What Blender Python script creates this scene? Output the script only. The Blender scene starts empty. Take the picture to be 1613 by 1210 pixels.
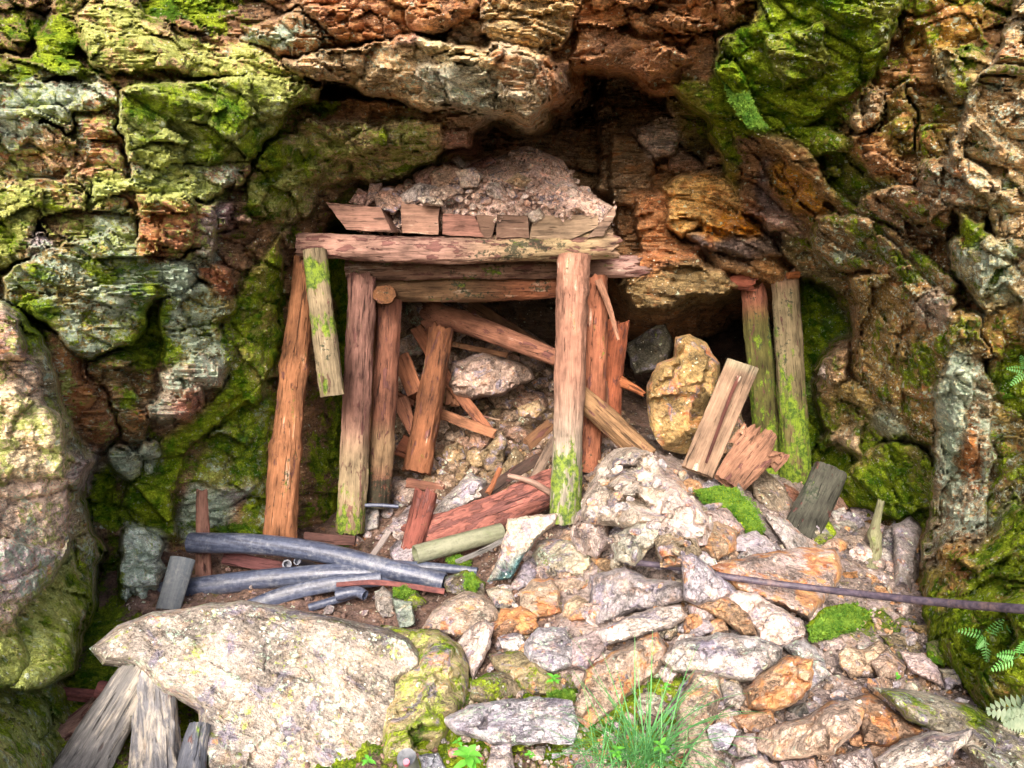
import bpy, bmesh, math, random
import numpy as np
from mathutils import Vector, Matrix
from mathutils.geometry import delaunay_2d_cdt
R = math.radians
SC = bpy.context.scene
COL = SC.collection
random.seed(7)

# ------------------------------------------------------------------ camera, sky, sun, exposure
F = 1180.0                      # focal length in photo pixels (photo 1613 x 1210)
CX, CY = 806.5, 605.0
CAMZ, PITCH = 1.5, R(10)
SP, CP = math.sin(PITCH), math.cos(PITCH)
cam_d = bpy.data.cameras.new('camera'); cam = bpy.data.objects.new('camera', cam_d); COL.objects.link(cam)
cam.location = (0, 0, CAMZ); cam.rotation_euler = (R(90) - PITCH, 0, 0)
cam_d.sensor_width = 36; cam_d.lens = F / 1613 * 36
cam_d.clip_start = 0.05; cam_d.clip_end = 500
SC.camera = cam
SUN_EL, SUN_AZ = 36, 191        # sun behind and to the left of the viewer
w = bpy.data.worlds.new('World'); SC.world = w; w.use_nodes = True
nt = w.node_tree; nt.nodes.clear()
sky = nt.nodes.new('ShaderNodeTexSky'); sky.sky_type = 'NISHITA'; sky.sun_disc = False
sky.sun_elevation = R(SUN_EL); sky.sun_rotation = R(SUN_AZ); sky.air_density = 0.6; sky.dust_density = 6.0; sky.ozone_density = 0.0
bg = nt.nodes.new('ShaderNodeBackground'); bg.inputs[1].default_value = 0.15
wo = nt.nodes.new('ShaderNodeOutputWorld')
nt.links.new(sky.outputs[0], bg.inputs[0]); nt.links.new(bg.outputs[0], wo.inputs[0])
sl = bpy.data.lights.new('sun', 'SUN'); sl.energy = 1.2; sl.angle = R(17); sl.color = (1, 0.93, 0.85)
sun = bpy.data.objects.new('sun', sl); COL.objects.link(sun)
sd = Vector((math.sin(R(SUN_AZ)) * math.cos(R(SUN_EL)), math.cos(R(SUN_AZ)) * math.cos(R(SUN_EL)), math.sin(R(SUN_EL))))
sun.rotation_euler = sd.to_track_quat('Z', 'Y').to_euler(); sun.location = sd * 20
SC.view_settings.view_transform = 'Standard'; SC.view_settings.look = 'None'
SC.view_settings.exposure = 1.36; SC.view_settings.gamma = 1
SC.cycles.use_denoising = True
SC.cycles.max_bounces = 6; SC.cycles.diffuse_bounces = 3

# ------------------------------------------------------------------ geometry helpers
def at(px, py, d):
    """the point seen at photo pixel (px, py), d metres in front of the camera"""
    px = np.asarray(px, float); py = np.asarray(py, float); d = np.asarray(d, float)
    x = (px - CX) / F * d; u = -(py - CY) / F * d
    return np.stack(np.broadcast_arrays(x, d * CP + u * SP, CAMZ - d * SP + u * CP), -1)
def dz(py, z):
    return (CAMZ - z) / (SP + (py - CY) / F * CP)

_rs = np.random.RandomState(3)
_perm = _rs.permutation(256); _perm = np.concatenate([_perm, _perm, _perm])
_grad = _rs.normal(size=(256, 3)); _grad /= np.linalg.norm(_grad, axis=1)[:, None]
_rnd = _rs.rand(256, 8)
def _h(i, j, k):
    return _perm[(_perm[(_perm[i & 255] + j) & 255] + k) & 255]
def perlin(p):
    i = np.floor(p).astype(int); f = p - i; u = f * f * f * (f * (f * 6 - 15) + 10)
    r = 0
    for a in (0, 1):
        for b in (0, 1):
            for c in (0, 1):
                g = _grad[_h(i[..., 0] + a, i[..., 1] + b, i[..., 2] + c)]
                v = g[..., 0] * (f[..., 0] - a) + g[..., 1] * (f[..., 1] - b) + g[..., 2] * (f[..., 2] - c)
                r = r + v * (u[..., 0] if a else 1 - u[..., 0]) * (u[..., 1] if b else 1 - u[..., 1]) * (u[..., 2] if c else 1 - u[..., 2])
    return r * 1.6
def fbm(p, o=4, g=0.5, l=2.03):
    s = 0; a = 1.0
    for k in range(o):
        s = s + a * perlin(p + k * 17.3); p = p * l; a *= g
    return s
def ridged(p, o=4, g=0.5):
    s = 0; a = 1.0
    for k in range(o):
        s = s + a * (1 - 2 * np.abs(perlin(p + k * 11.1))); p = p * 2.07; a *= g
    return s
def worley(p, tilt=1.0):
    """broken-rock facets: each cell is a small tilted plane; returns (facet height, distance to the crack)"""
    i = np.floor(p).astype(int); f = p - i
    b1 = np.full(p.shape[:-1], 9.0); b2 = b1.copy(); val = np.zeros_like(b1)
    for a in (-1, 0, 1):
        for b in (-1, 0, 1):
            for c in (-1, 0, 1):
                h = _h(i[..., 0] + a, i[..., 1] + b, i[..., 2] + c); q = _rnd[h]
                dx = a + q[..., 0] - f[..., 0]; dy = b + q[..., 1] - f[..., 1]; dzz = c + q[..., 2] - f[..., 2]
                d = dx * dx + dy * dy + dzz * dzz
                v = (q[..., 3] - 0.5) + tilt * (dx * (q[..., 4] - .5) + dy * (q[..., 5] - .5) + dzz * (q[..., 6] - .5)) * 2
                m = d < b1
                b2 = np.where(m, b1, np.minimum(b2, d)); val = np.where(m, v, val); b1 = np.where(m, d, b1)
    return val, np.sqrt(b2) - np.sqrt(b1)
def sdf(px, py, poly):
    """signed distance in pixels, positive inside"""
    P = np.asarray(poly, float); Q = np.roll(P, -1, 0)
    best = np.full(px.shape, 1e18); ins = np.zeros(px.shape, bool)
    for (x0, y0), (x1, y1) in zip(P, Q):
        ex, ey = x1 - x0, y1 - y0; wx, wy = px - x0, py - y0
        t = np.clip((wx * ex + wy * ey) / (ex * ex + ey * ey + 1e-9), 0, 1)
        best = np.minimum(best, (wx - ex * t) ** 2 + (wy - ey * t) ** 2)
        c = ((y0 > py) != (y1 > py)) & (px < (x1 - x0) * (py - y0) / (y1 - y0 + 1e-12) + x0)
        ins ^= c
    return np.where(ins, 1, -1) * np.sqrt(best)
def tps(pts):
    P = np.array(pts, float); X = P[:, :2] / 400; n = len(P)
    def K(r2): return np.where(r2 > 0, r2 * np.log(r2 + 1e-12), 0)
    A = np.zeros((n + 3, n + 3)); A[:n, :n] = K(((X[:, None] - X[None]) ** 2).sum(-1)) + np.eye(n) * 0.01
    A[:n, n] = 1; A[:n, n + 1:] = X; A[n, :n] = 1; A[n + 1:, :n] = X.T
    wgt = np.linalg.solve(A, np.concatenate([P[:, 2], [0, 0, 0]]))
    def f(px, py):
        sh = np.shape(px); q = np.stack([np.ravel(px), np.ravel(py)], -1) / 400
        o = np.empty(len(q))
        for s in range(0, len(q), 20000):
            qq = q[s:s + 20000]
            o[s:s + 20000] = K(((qq[:, None] - X[None]) ** 2).sum(-1)) @ wgt[:n] + wgt[n] + qq @ wgt[n + 1:]
        return o.reshape(sh)
    return f
def coarse(f, px, py):
    """evaluate a smooth field on a coarse grid and interpolate it"""
    x0, x1, y0, y1 = px.min(), px.max() + 1, py.min(), py.max() + 1
    nx, ny = 90, 70
    gx = np.linspace(x0, x1, nx); gy = np.linspace(y0, y1, ny)
    GX, GY = np.meshgrid(gx, gy); v = f(GX, GY)
    a = (px - x0) / (x1 - x0) * (nx - 1); b = (py - y0) / (y1 - y0) * (ny - 1)
    i = np.clip(a.astype(int), 0, nx - 2); j = np.clip(b.astype(int), 0, ny - 2); a = a - i; b = b - j
    return v[j, i] * (1 - a) * (1 - b) + v[j, i + 1] * a * (1 - b) + v[j + 1, i] * (1 - a) * b + v[j + 1, i + 1] * a * b

def attr(me, name, arr):
    a = me.attributes.new(name, 'FLOAT_COLOR', 'POINT')
    c = np.ones((len(me.vertices), 4), np.float32); c[:, :arr.shape[1]] = arr
    a.data.foreach_set('color', c.ravel())
def make(name, verts, faces, mat, origin=None, parent=None, smooth=True, attrs=None, rot=None):
    """one mesh object; vertices given in world space, stored around its own origin"""
    verts = np.asarray(verts, float)
    if origin is None: origin = verts.mean(0)
    loc = verts - np.asarray(origin)
    if rot is not None: loc = loc @ np.array(rot)          # world -> local (columns of rot are the local axes)
    me = bpy.data.meshes.new(name)
    if isinstance(faces, np.ndarray):
        k = faces.shape[1]; nf = len(faces)
        me.vertices.add(len(loc)); me.vertices.foreach_set('co', loc.astype(np.float32).ravel())
        me.loops.add(nf * k); me.loops.foreach_set('vertex_index', faces.astype(np.int32).ravel())
        me.polygons.add(nf); me.polygons.foreach_set('loop_start', np.arange(0, nf * k, k, dtype=np.int32))
        me.update(calc_edges=True)
    else:
        me.from_pydata([tuple(v) for v in loc], [], faces); me.update()
    me.polygons.foreach_set('use_smooth', np.full(len(me.polygons), smooth)); 
    for k, v in (attrs or {}).items(): attr(me, k, v)
    me.materials.append(mat)
    o = bpy.data.objects.new(name, me); COL.objects.link(o)
    mw = Matrix.Translation(Vector(origin))
    if rot is not None: mw = mw @ Matrix([list(r) for r in rot]).to_4x4()
    if parent is not None:
        o.parent = parent; o.matrix_local = PW[parent.name].inverted() @ mw
    else: o.matrix_local = mw
    PW[o.name] = mw
    return o
PW = {}
def tag(o, label=None, cat=None, group=None, kind=None):
    if label: o['label'] = label
    if cat: o['category'] = cat
    if group: o['group'] = group
    if kind: o['kind'] = kind
    return o

# ------------------------------------------------------------------ materials
class G:
    def __init__(s, name):
        s.m = bpy.data.materials.new(name); s.m.use_nodes = True; s.t = s.m.node_tree; s.t.nodes.clear()
        s.out = s.t.nodes.new('ShaderNodeOutputMaterial'); s.b = s.t.nodes.new('ShaderNodeBsdfPrincipled')
        s.t.links.new(s.b.outputs[0], s.out.inputs[0])
    def put(s, sock, v):
        if isinstance(v, bpy.types.NodeSocket): s.t.links.new(v, sock)
        elif isinstance(v, (tuple, list)):
            sock.default_value = tuple(v) + ((1,) if len(v) == 3 and len(sock.default_value) == 4 else ())
        else: sock.default_value = v
    def n(s, ty, out=0, ins=None, **kw):
        nd = s.t.nodes.new('ShaderNode' + ty)
        for k, v in kw.items(): setattr(nd, k, v)
        for k, v in (ins or {}).items(): s.put(nd.inputs[k], v)
        return nd.outputs[out]
    def math(s, op, a, b=0.0, c=0.0, clamp=False):
        return s.n('Math', 0, {0: a, 1: b, 2: c}, operation=op, use_clamp=clamp)
    def noise(s, vec, scale, detail=4, rough=0.6, dist=0.0, out=0):
        return s.n('TexNoise', out, {'Vector': vec, 'Scale': scale, 'Detail': detail, 'Roughness': rough, 'Distortion': dist})
    def mul3(s, v, t):
        return s.n('VectorMath', 0, {0: v, 1: t}, operation='MULTIPLY')
    def mix(s, f, a, b, mode='MIX'):
        nd = s.t.nodes.new('ShaderNodeMix'); nd.data_type = 'RGBA'; nd.blend_type = mode; nd.clamp_factor = True
        s.put(nd.inputs[0], f); s.put(nd.inputs[6], a); s.put(nd.inputs[7], b); return nd.outputs[2]
    def step(s, v, lo, hi):
        return s.n('MapRange', 0, {0: v, 1: lo, 2: hi, 3: 0.0, 4: 1.0}, interpolation_type='SMOOTHSTEP')
    def attr(s, name):
        return s.n('Attribute', 0, attribute_name=name)
    def sep(s, c):
        nd = s.t.nodes.new('ShaderNodeSeparateColor'); s.t.links.new(c, nd.inputs[0]); return nd.outputs
    def scale(s, c, f):
        return s.n('VectorMath', 0, {0: c, 3: f}, operation='SCALE')

def rock_material(name, strat=(1.6, 1.6, 9.0), rot=(0, 0, 0), per_object=False, wet=0.0, seams=0.6, mottle=0.0, bumpd=0.03):
    g = G(name)
    def ct(v, k=2.3): return g.math('MULTIPLY_ADD', g.math('SUBTRACT', v, 0.5), k, 0.5)
    P = g.n('TexCoord', 3)
    if per_object:
        P = g.n('VectorMath', 0, {0: P, 1: g.scale(g.n('CombineXYZ', 0, {0: 1.0, 1: 0.7, 2: 0.4}), g.math('MULTIPLY', g.n('ObjectInfo', 5), 37.0))}, operation='ADD')
    S = g.n('Mapping', 0, {'Vector': P, 'Rotation': rot, 'Scale': strat})
    col = g.attr('Col'); mk = g.sep(g.attr('msk')); m2 = g.sep(g.attr('msk2'))
    n1 = g.noise(P, 4.5, 4, 0.65); n2 = g.noise(P, 17, 5, 0.7); n3 = g.noise(P, 75, 4, 0.7); n4 = g.noise(P, 300, 2, 0.6)
    st = g.noise(S, 5.0, 6, 0.72, 0.4)
    v = g.math('MULTIPLY_ADD', n1, 0.9, g.math('MULTIPLY_ADD', st, 1.1, g.math('MULTIPLY', n3, 1.1)))      # mean 1.55
    v = g.math('MULTIPLY_ADD', g.math('SUBTRACT', v, 1.55), 2.6, 1.0)
    v = g.math('MULTIPLY_ADD', g.math('SUBTRACT', n4, 0.5), 1.1, v)
    v = g.math('MAXIMUM', v, 0.22)
    base = g.scale(col, v)
    if mottle:
        q1 = ct(g.noise(P, 8, 6, 0.70, 0.7)); q2 = ct(g.math('ADD', g.math('MULTIPLY', g.noise(P, 16, 5, 0.75, 0.4), 0.6), g.math('MULTIPLY', st, 0.4)))
        base = g.mix(g.math('MULTIPLY', g.step(q1, 0.60, 0.74), mottle), base, g.scale(g.n('CombineXYZ', 0, {0: 0.22, 1: 0.20, 2: 0.25}), v))
        base = g.mix(g.math('MULTIPLY', g.step(q2, 0.66, 0.82), mottle), base, g.scale(g.n('CombineXYZ', 0, {0: 0.60, 1: 0.51, 2: 0.44}), v))
    # warm and cool mineral patches
    base = g.mix(g.math('MULTIPLY', g.step(n2, 0.5, 0.68), 0.55), base, g.n('VectorMath', 0, {0: base, 1: (1.35, 1.0, 0.72)}, operation='MULTIPLY'))
    base = g.mix(g.math('MULTIPLY', g.step(g.noise(P, 9, 3, 0.6), 0.52, 0.66), 0.5), base, g.n('VectorMath', 0, {0: base, 1: (0.72, 0.7, 0.86)}, operation='MULTIPLY'))
    # thin dark seams along the foliation
    seam = g.step(g.noise(S, 13.0, 5, 0.6, 0.6), 0.36, 0.47)
    base = g.mix(g.math('MULTIPLY', g.math('SUBTRACT', 1.0, seam), seams), base, g.scale(base, 0.35))
    # stains
    dk = g.step(g.math('ADD', g.math('MULTIPLY', n2, 0.6), g.math('ADD', g.math('MULTIPLY', n1, 0.4), m2[1])), 0.95, 1.12)
    base = g.mix(g.math('MULTIPLY', dk, 0.8), base, (0.045, 0.034, 0.03))
    rn = g.math('ADD', g.math('MULTIPLY', g.noise(P, 8, 6, 0.68, 0.5), 0.55), g.math('MULTIPLY', st, 0.45))
    rm = g.step(g.math('ADD', ct(rn), mk[2]), 0.76, 0.90)
    base = g.mix(g.math('MULTIPLY', rm, 0.85), base, g.mix(g.step(n2, 0.38, 0.62), (0.34, 0.11, 0.03), (0.64, 0.34, 0.13)))
    # lichens: mint crust, lime crust, white specks
    ln = g.math('ADD', g.math('MULTIPLY', g.noise(P, 13, 5, 0.7), 0.5), g.math('MULTIPLY', g.noise(P, 55, 4, 0.75), 0.5))
    lm = g.step(g.math('ADD', ct(ln), mk[1]), 0.80, 0.90)
    base = g.mix(g.math('MULTIPLY', lm, 0.82), base, g.mix(g.step(n3, 0.4, 0.6), (0.36, 0.5, 0.38), (0.62, 0.74, 0.60)))
    yn = g.math('ADD', g.math('MULTIPLY', g.noise(P, 10, 5, 0.7), 0.5), g.math('MULTIPLY', g.noise(P, 42, 4, 0.7), 0.5))
    ym = g.step(g.math('ADD', ct(yn), m2[0]), 0.82, 0.93)
    base = g.mix(g.math('MULTIPLY', ym, 0.8), base, g.mix(g.step(n3, 0.4, 0.62), (0.28, 0.34, 0.05), (0.56, 0.66, 0.18)))
    # moss
    mn = g.math('ADD', g.math('MULTIPLY', g.noise(P, 6, 5, 0.65), 0.5), g.math('ADD', g.math('MULTIPLY', n3, 0.25), g.math('MULTIPLY', n2, 0.25)))
    mm = g.step(g.math('ADD', ct(mn), mk[0]), 0.80, 0.94)
    mcol = g.mix(g.step(g.noise(P, 11, 5, 0.7), 0.36, 0.62), (0.04, 0.13, 0.003), (0.30, 0.40, 0.022))
    mcol = g.mix(g.step(g.noise(P, 120, 3, 0.7), 0.4, 0.7), g.scale(mcol, 0.7), g.scale(mcol, 1.7))
    base = g.mix(g.math('MULTIPLY', mm, 0.93), base, mcol)
    vor = g.n('TexVoronoi', 0, {'Vector': P, 'Scale': 62.0}); vc = g.n('TexVoronoi', 1, {'Vector': P, 'Scale': 62.0})
    sp = g.math('MULTIPLY', g.math('LESS_THAN', vor, 0.26), g.math('LESS_THAN', g.sep(vc)[0], m2[2]))
    base = g.mix(g.math('MULTIPLY', sp, g.math('MULTIPLY_ADD', mm, -0.6, 0.9)), base, (0.74, 0.76, 0.62))
    vd = g.n('VectorMath', 0, {0: P, 1: g.scale(g.n('TexNoise', 1, {'Vector': P, 'Scale': 60.0}), 0.03)}, operation='ADD'); v3_ = g.n('TexVoronoi', 0, {'Vector': vd, 'Scale': 26.0}); vc3 = g.n('TexVoronoi', 1, {'Vector': vd, 'Scale': 26.0})
    sp3 = g.math('MULTIPLY', g.math('LESS_THAN', v3_, 0.27), g.math('LESS_THAN', g.sep(vc3)[0], g.math('MULTIPLY', m2[2], 0.75)))
    base = g.mix(g.math('MULTIPLY', sp3, g.math('MULTIPLY_ADD', mm, -0.55, 0.8)), base, (0.62, 0.70, 0.52))
    g.put(g.b.inputs['Base Color'], base)
    g.put(g.b.inputs['Roughness'], g.math('MAXIMUM', g.math('SUBTRACT', g.math('MULTIPLY_ADD', n2, 0.3, 0.62 - wet), g.math('MULTIPLY', m2[1], 0.35)), g.math('MULTIPLY', mm, 0.95)))
    g.put(g.b.inputs['Specular IOR Level'], g.math('MULTIPLY_ADD', mm, -0.3, 0.35))
    hgt = g.math('ADD', g.math('MULTIPLY', st, 1.1), g.math('ADD', g.math('MULTIPLY', n2, 0.8), g.math('MULTIPLY', n3, 0.30)))
    hgt = g.math('ADD', hgt, g.math('MULTIPLY', g.math('MULTIPLY', g.noise(P, 160, 3, 0.7), mm), 0.35))
    hgt = g.math('ADD', hgt, g.math('MULTIPLY', seam, 0.3)); hgt = g.math('ADD', hgt, g.math('MULTIPLY', n4, 0.06))
    g.put(g.b.inputs['Normal'], g.n('Bump', 0, {'Height': hgt, 'Strength': 1.0, 'Distance': bumpd}))
    return g.m
M_LEFT = rock_material('cliff_rock', rot=(R(8), R(-6), 0), seams=0.42)
M_ROCK = rock_material('loose_rock', strat=(1.1, 1.9, 1.4), rot=(R(30), R(20), R(10)), per_object=True, seams=0.3, mottle=0.85, bumpd=0.018)
M_SOIL = rock_material('soil_and_grit', strat=(2, 2, 2), seams=0.3)

def wood_material(name):
    g = G(name)
    P = g.n('TexCoord', 3)
    P = g.n('VectorMath', 0, {0: P, 1: g.scale(g.n('CombineXYZ', 0, {0: 1.0, 1: 0.7, 2: 0.4}), g.math('MULTIPLY', g.n('ObjectInfo', 5), 37.0))}, operation='ADD')
    col = g.attr('Col'); mk = g.sep(g.attr('msk')); m2 = g.sep(g.attr('msk2'))
    def ct(v, k=2.3): return g.math('MULTIPLY_ADD', g.math('SUBTRACT', v, 0.5), k, 0.5)
    gr = g.noise(g.mul3(P, (55, 55, 3.2)), 1.0, 7, 0.7, 0.3)
    gf = g.noise(g.mul3(P, (210, 210, 9)), 1.0, 4, 0.7, 0.2)
    n1 = g.noise(g.mul3(P, (9, 9, 4)), 1.0, 5, 0.6); n2 = g.noise(P, 40, 5, 0.7)
    v = g.math('MULTIPLY_ADD', gr, 0.65, g.math('MULTIPLY_ADD', gf, 0.6, g.math('MULTIPLY_ADD', n1, 0.8, g.math('MULTIPLY', g.noise(P, 5.5, 4, 0.6), 0.65))))   # mean 1.35
    v = g.math('MAXIMUM', g.math('MULTIPLY_ADD', g.math('SUBTRACT', v, 1.35), 2.7, 1.0), 0.2)
    base = g.scale(col, v)
    # bark flakes and knots
    bk = g.step(g.math('ADD', ct(g.noise(g.mul3(P, (26, 26, 9)), 1.0, 5, 0.65, 0.4)), mk[2]), 0.80, 0.88)
    base = g.mix(g.math('MULTIPLY', bk, 0.85), base, g.scale(g.n('CombineXYZ', 0, {0: 0.13, 1: 0.055, 2: 0.05}), v))
    cr = g.math('SUBTRACT', 1.0, g.step(g.noise(g.mul3(P, (75, 75, 4.0)), 1.0, 3, 0.5, 0.5), 0.30, 0.37))
    base = g.mix(g.math('MULTIPLY', cr, 0.85), base, g.scale(base, 0.16))
    pv = g.mul3(P, (27, 27, 8)); pt = g.math('MULTIPLY', g.math('SUBTRACT', 1.0, g.step(g.n('TexVoronoi', 0, {'Vector': pv, 'Scale': 1.0}), 0.1, 0.2)), g.math('LESS_THAN', g.sep(g.n('TexVoronoi', 1, {'Vector': pv, 'Scale': 1.0}))[0], 0.2))
    base = g.mix(g.math('MULTIPLY', pt, 0.6), base, (0.05, 0.02, 0.015))
    gy = g.step(g.math('ADD', ct(g.math('MULTIPLY', g.math('ADD', n1, gr), 0.5)), m2[0]), 0.72, 0.95)
    base = g.mix(g.math('MULTIPLY', gy, 0.75), base, g.scale(g.n('CombineXYZ', 0, {0: 0.42, 1: 0.37, 2: 0.3}), v))
    dk = g.step(g.math('ADD', ct(g.math('MULTIPLY', g.math('ADD', n1, n2), 0.5)), m2[1]), 0.76, 0.92)
    base = g.mix(g.math('MULTIPLY', dk, 0.85), base, g.scale(g.n('CombineXYZ', 0, {0: 0.02, 1: 0.03, 2: 0.018}), v))
    mm = g.step(g.math('ADD', ct(g.math('MULTIPLY', g.math('ADD', n1, g.noise(g.mul3(P, (28, 28, 12)), 1.0, 5, 0.7)), 0.5)), mk[0]), 0.74, 0.90)
    mcol = g.mix(g.step(n2, 0.38, 0.62), (0.03, 0.08, 0.005), (0.19, 0.28, 0.02))
    base = g.mix(g.math('MULTIPLY', mm, 0.9), base, g.scale(mcol, g.math('MULTIPLY_ADD', gf, 0.8, 0.6)))
    g.put(g.b.inputs['Base Color'], base); g.put(g.b.inputs['Roughness'], 0.82); g.put(g.b.inputs['Specular IOR Level'], 0.25)
    h = g.math('ADD', g.math('MULTIPLY', gr, 0.9), g.math('ADD', g.math('MULTIPLY', gf, 0.4), g.math('MULTIPLY', g.math('ADD', cr, pt), -0.5)))
    h = g.math('ADD', h, g.math('MULTIPLY', n2, 0.25)); h = g.math('ADD', h, g.math('MULTIPLY', bk, 0.5))
    g.put(g.b.inputs['Normal'], g.n('Bump', 0, {'Height': h, 'Strength': 1.0, 'Distance': 0.008}))
    return g.m
M_WOOD = wood_material('weathered_wood')

def plain_material(name, c0, c1, scale=(20, 20, 2), rough=0.5, bump=0.002, metal=0.0, dust=None, spec=0.4):
    g = G(name); P = g.n('TexCoord', 3)
    n1 = g.noise(g.mul3(P, scale), 1.0, 6, 0.65, 0.2); n2 = g.noise(P, 55, 5, 0.7); n3 = g.noise(P, 9, 4, 0.6)
    base = g.mix(g.step(g.math('ADD', g.math('MULTIPLY', n1, 0.6), g.math('MULTIPLY', n2, 0.4)), 0.38, 0.62), c0, c1)
    if dust:
        base = g.mix(g.math('MULTIPLY', g.step(g.math('ADD', g.math('MULTIPLY', n2, 0.5), g.math('MULTIPLY', n3, 0.5)), 0.48, 0.68), 0.7), base, dust)
        sc = g.step(g.noise(g.mul3(P, tuple(s * 4 for s in scale)), 1.0, 3, 0.6, 0.8), 0.64, 0.7)
        base = g.mix(g.math('MULTIPLY', sc, 0.5), base, dust)
    g.put(g.b.inputs['Base Color'], base); g.put(g.b.inputs['Roughness'], g.math('MULTIPLY_ADD', n2, 0.3, rough - 0.1))
    g.put(g.b.inputs['Metallic'], metal); g.put(g.b.inputs['Specular IOR Level'], spec)
    g.put(g.b.inputs['Normal'], g.n('Bump', 0, {'Height': g.math('ADD', n1, n2), 'Strength': 0.7, 'Distance': bump}))
    return g.m
M_PIPE = plain_material('blue_black_plastic', (0.03, 0.038, 0.068), (0.095, 0.115, 0.18), (60, 60, 3), 0.30, 0.003, dust=(0.24, 0.25, 0.265), spec=0.6)  # paler tones hold dust and scuffs, plus highlights painted into the colour
M_GPIPE = plain_material('grey_green_pipe', (0.13, 0.14, 0.09), (0.26, 0.27, 0.19), (30, 30, 5), 0.6, 0.002, dust=(0.10, 0.14, 0.05))
M_BORE = plain_material('pipe_bore', (0.02, 0.02, 0.025), (0.05, 0.05, 0.06), (10, 10, 3), 0.7)
M_IRON = plain_material('rusty_iron', (0.035, 0.028, 0.045), (0.10, 0.08, 0.11), (60, 60, 20), 0.5, 0.002, dust=(0.20, 0.13, 0.11))
M_RUST = plain_material('red_rusted_iron', (0.09, 0.03, 0.03), (0.22, 0.08, 0.07), (60, 60, 12), 0.75, 0.003)
M_GRASS = plain_material('grass_blade', (0.05, 0.20, 0.05), (0.13, 0.36, 0.11), (3, 3, 3), 0.5, 0.0005)
M_LEAF = plain_material('young_leaf', (0.09, 0.36, 0.03), (0.18, 0.52, 0.07), (6, 6, 6), 0.45, 0.0005)
M_FERN = plain_material('fern_leaf', (0.05, 0.19, 0.03), (0.12, 0.32, 0.07), (8, 8, 8), 0.5, 0.0005)
M_DFERN = plain_material('pale_fern_leaf', (0.09, 0.14, 0.08), (0.2, 0.24, 0.16), (8, 8, 8), 0.6, 0.0005)
M_MOSS = plain_material('moss_shoots', (0.04, 0.13, 0.005), (0.17, 0.30, 0.03), (20, 20, 20), 0.8, 0.001)
M_TIN = plain_material('dull_tin', (0.16, 0.17, 0.18), (0.30, 0.31, 0.32), (20, 20, 20), 0.4, 0.001, metal=0.6)
M_RED = plain_material('faded_red_paint', (0.4, 0.06, 0.12), (0.5, 0.2, 0.25), (20, 20, 20), 0.5, 0.001)

# ------------------------------------------------------------------ the cliff
PINK, BUFF, LAV, ORG = (.50, .40, .36), (.47, .41, .31), (.36, .33, .37), (.50, .29, .15)
WHT, GRY, BRN, DRK = (.68, .63, .60), (.33, .31, .31), (.25, .16, .10), (.10, .085, .075)
OLV, TAN, RED, YEL = (.17, .16, .06), (.40, .29, .17), (.36, .17, .11), (.60, .46, .24)
cliff_pts = [(-350,-300,3.6),(-350,0,3.1),(-350,600,2.95),(-350,1300,2.0),(0,-300,3.8),(0,0,3.15),(0,300,3.25),(0,600,3.25),(0,900,3.0),(0,1080,2.6),(0,1250,2.2),
 (140,1300,2.9),(250,0,3.3),(250,300,3.45),(250,600,3.65),(250,850,3.85),(170,900,3.7),(160,1040,3.1),(430,-300,4.1),(430,0,3.4),(430,200,3.6),(430,400,4.0),(430,600,4.2),(430,850,4.25),(300,1250,3.8),
 (600,-300,4.0),(600,0,3.3),(600,100,3.45),(600,230,3.9),(560,400,4.9),(560,700,5.0),(700,280,4.2),(830,-300,4.0),(830,0,3.3),(830,150,3.45),(1000,-300,3.9),(1000,0,3.3),(1000,90,3.6),
 (1150,0,3.2),(1150,150,3.6),(1300,-300,3.6),(1300,0,3.1),(1300,150,3.35),(1300,300,3.75),(1300,450,4.3),(1300,700,4.6),(1300,900,4.4),(1450,0,2.95),(1450,300,3.2),(1450,600,3.55),(1450,800,3.75),(1450,950,3.2),
 (1600,-300,3.2),(1600,0,2.8),(1600,300,2.9),(1600,600,3.0),(1600,850,2.85),(1600,1100,2.35),(1500,1050,2.75),(1950,-300,3.0),(1950,0,2.6),(1950,600,2.6),(1950,1200,2.1),(900,700,6),(900,1200,6),(1300,1250,4.5)]
f_cliff = tps(cliff_pts)
ST = 2.8
gx = np.arange(-340, 1940, ST); gy = np.arange(-280, 1290, ST)
U, V = np.meshgrid(gx, gy)
WP = np.stack([U / 90, V / 90, np.full_like(U, 3.3)], -1)
WU = U + 12 * fbm(WP * 1.3, 5, .55); WV = V + 12 * fbm(WP * 1.3 + 31.7, 5, .55)             # ragged outlines
B = coarse(f_cliff, U, V)
D = B.copy()
holes = [  # outline, depth of the back
 ([(690,258),(700,215),(760,188),(830,192),(868,168),(893,140),(900,105),(945,97),(1005,130),(1065,145),(1130,200),(1160,300),(1240,400),(1335,450),(1325,560),(1320,760),(1200,900),(540,950),(538,480),(500,420),(560,300),(640,278)], 6.3),
 ([(893,140),(905,104),(950,100),(955,160),(935,200),(930,300),(905,300),(905,200)], 12),
 ([(690,258),(700,222),(735,228),(760,240),(740,270)], 7.5),
 ([(990,470),(1170,470),(1180,720),(1000,720)], 10.0),
 ([(478,128),(520,130),(600,148),(650,165),(700,178),(600,172),(520,160),(482,150)], 4.15),
 ([(1215,775),(1330,790),(1330,600),(1200,600)], 5.0),
 ([(1345,470),(1300,560),(1320,740),(1465,800),(1475,700),(1400,660),(1350,560)], 4.3),
 ([(128,760),(150,700),(195,720),(200,850),(215,960),(180,1010),(150,1080),(118,1060),(128,960),(150,880)], 3.9)]
for poly, dh in holes:
    s = sdf(WU, WV, poly)
    D = np.maximum(D, np.where(s > 0, dh - 0.5 * np.exp(-s / 25), dh - 0.5 + s * 0.12))
HOLE = D.copy()
C = np.zeros(U.shape + (3,)); K = np.zeros(U.shape + (3,)); K2 = np.zeros(U.shape + (3,))
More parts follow.
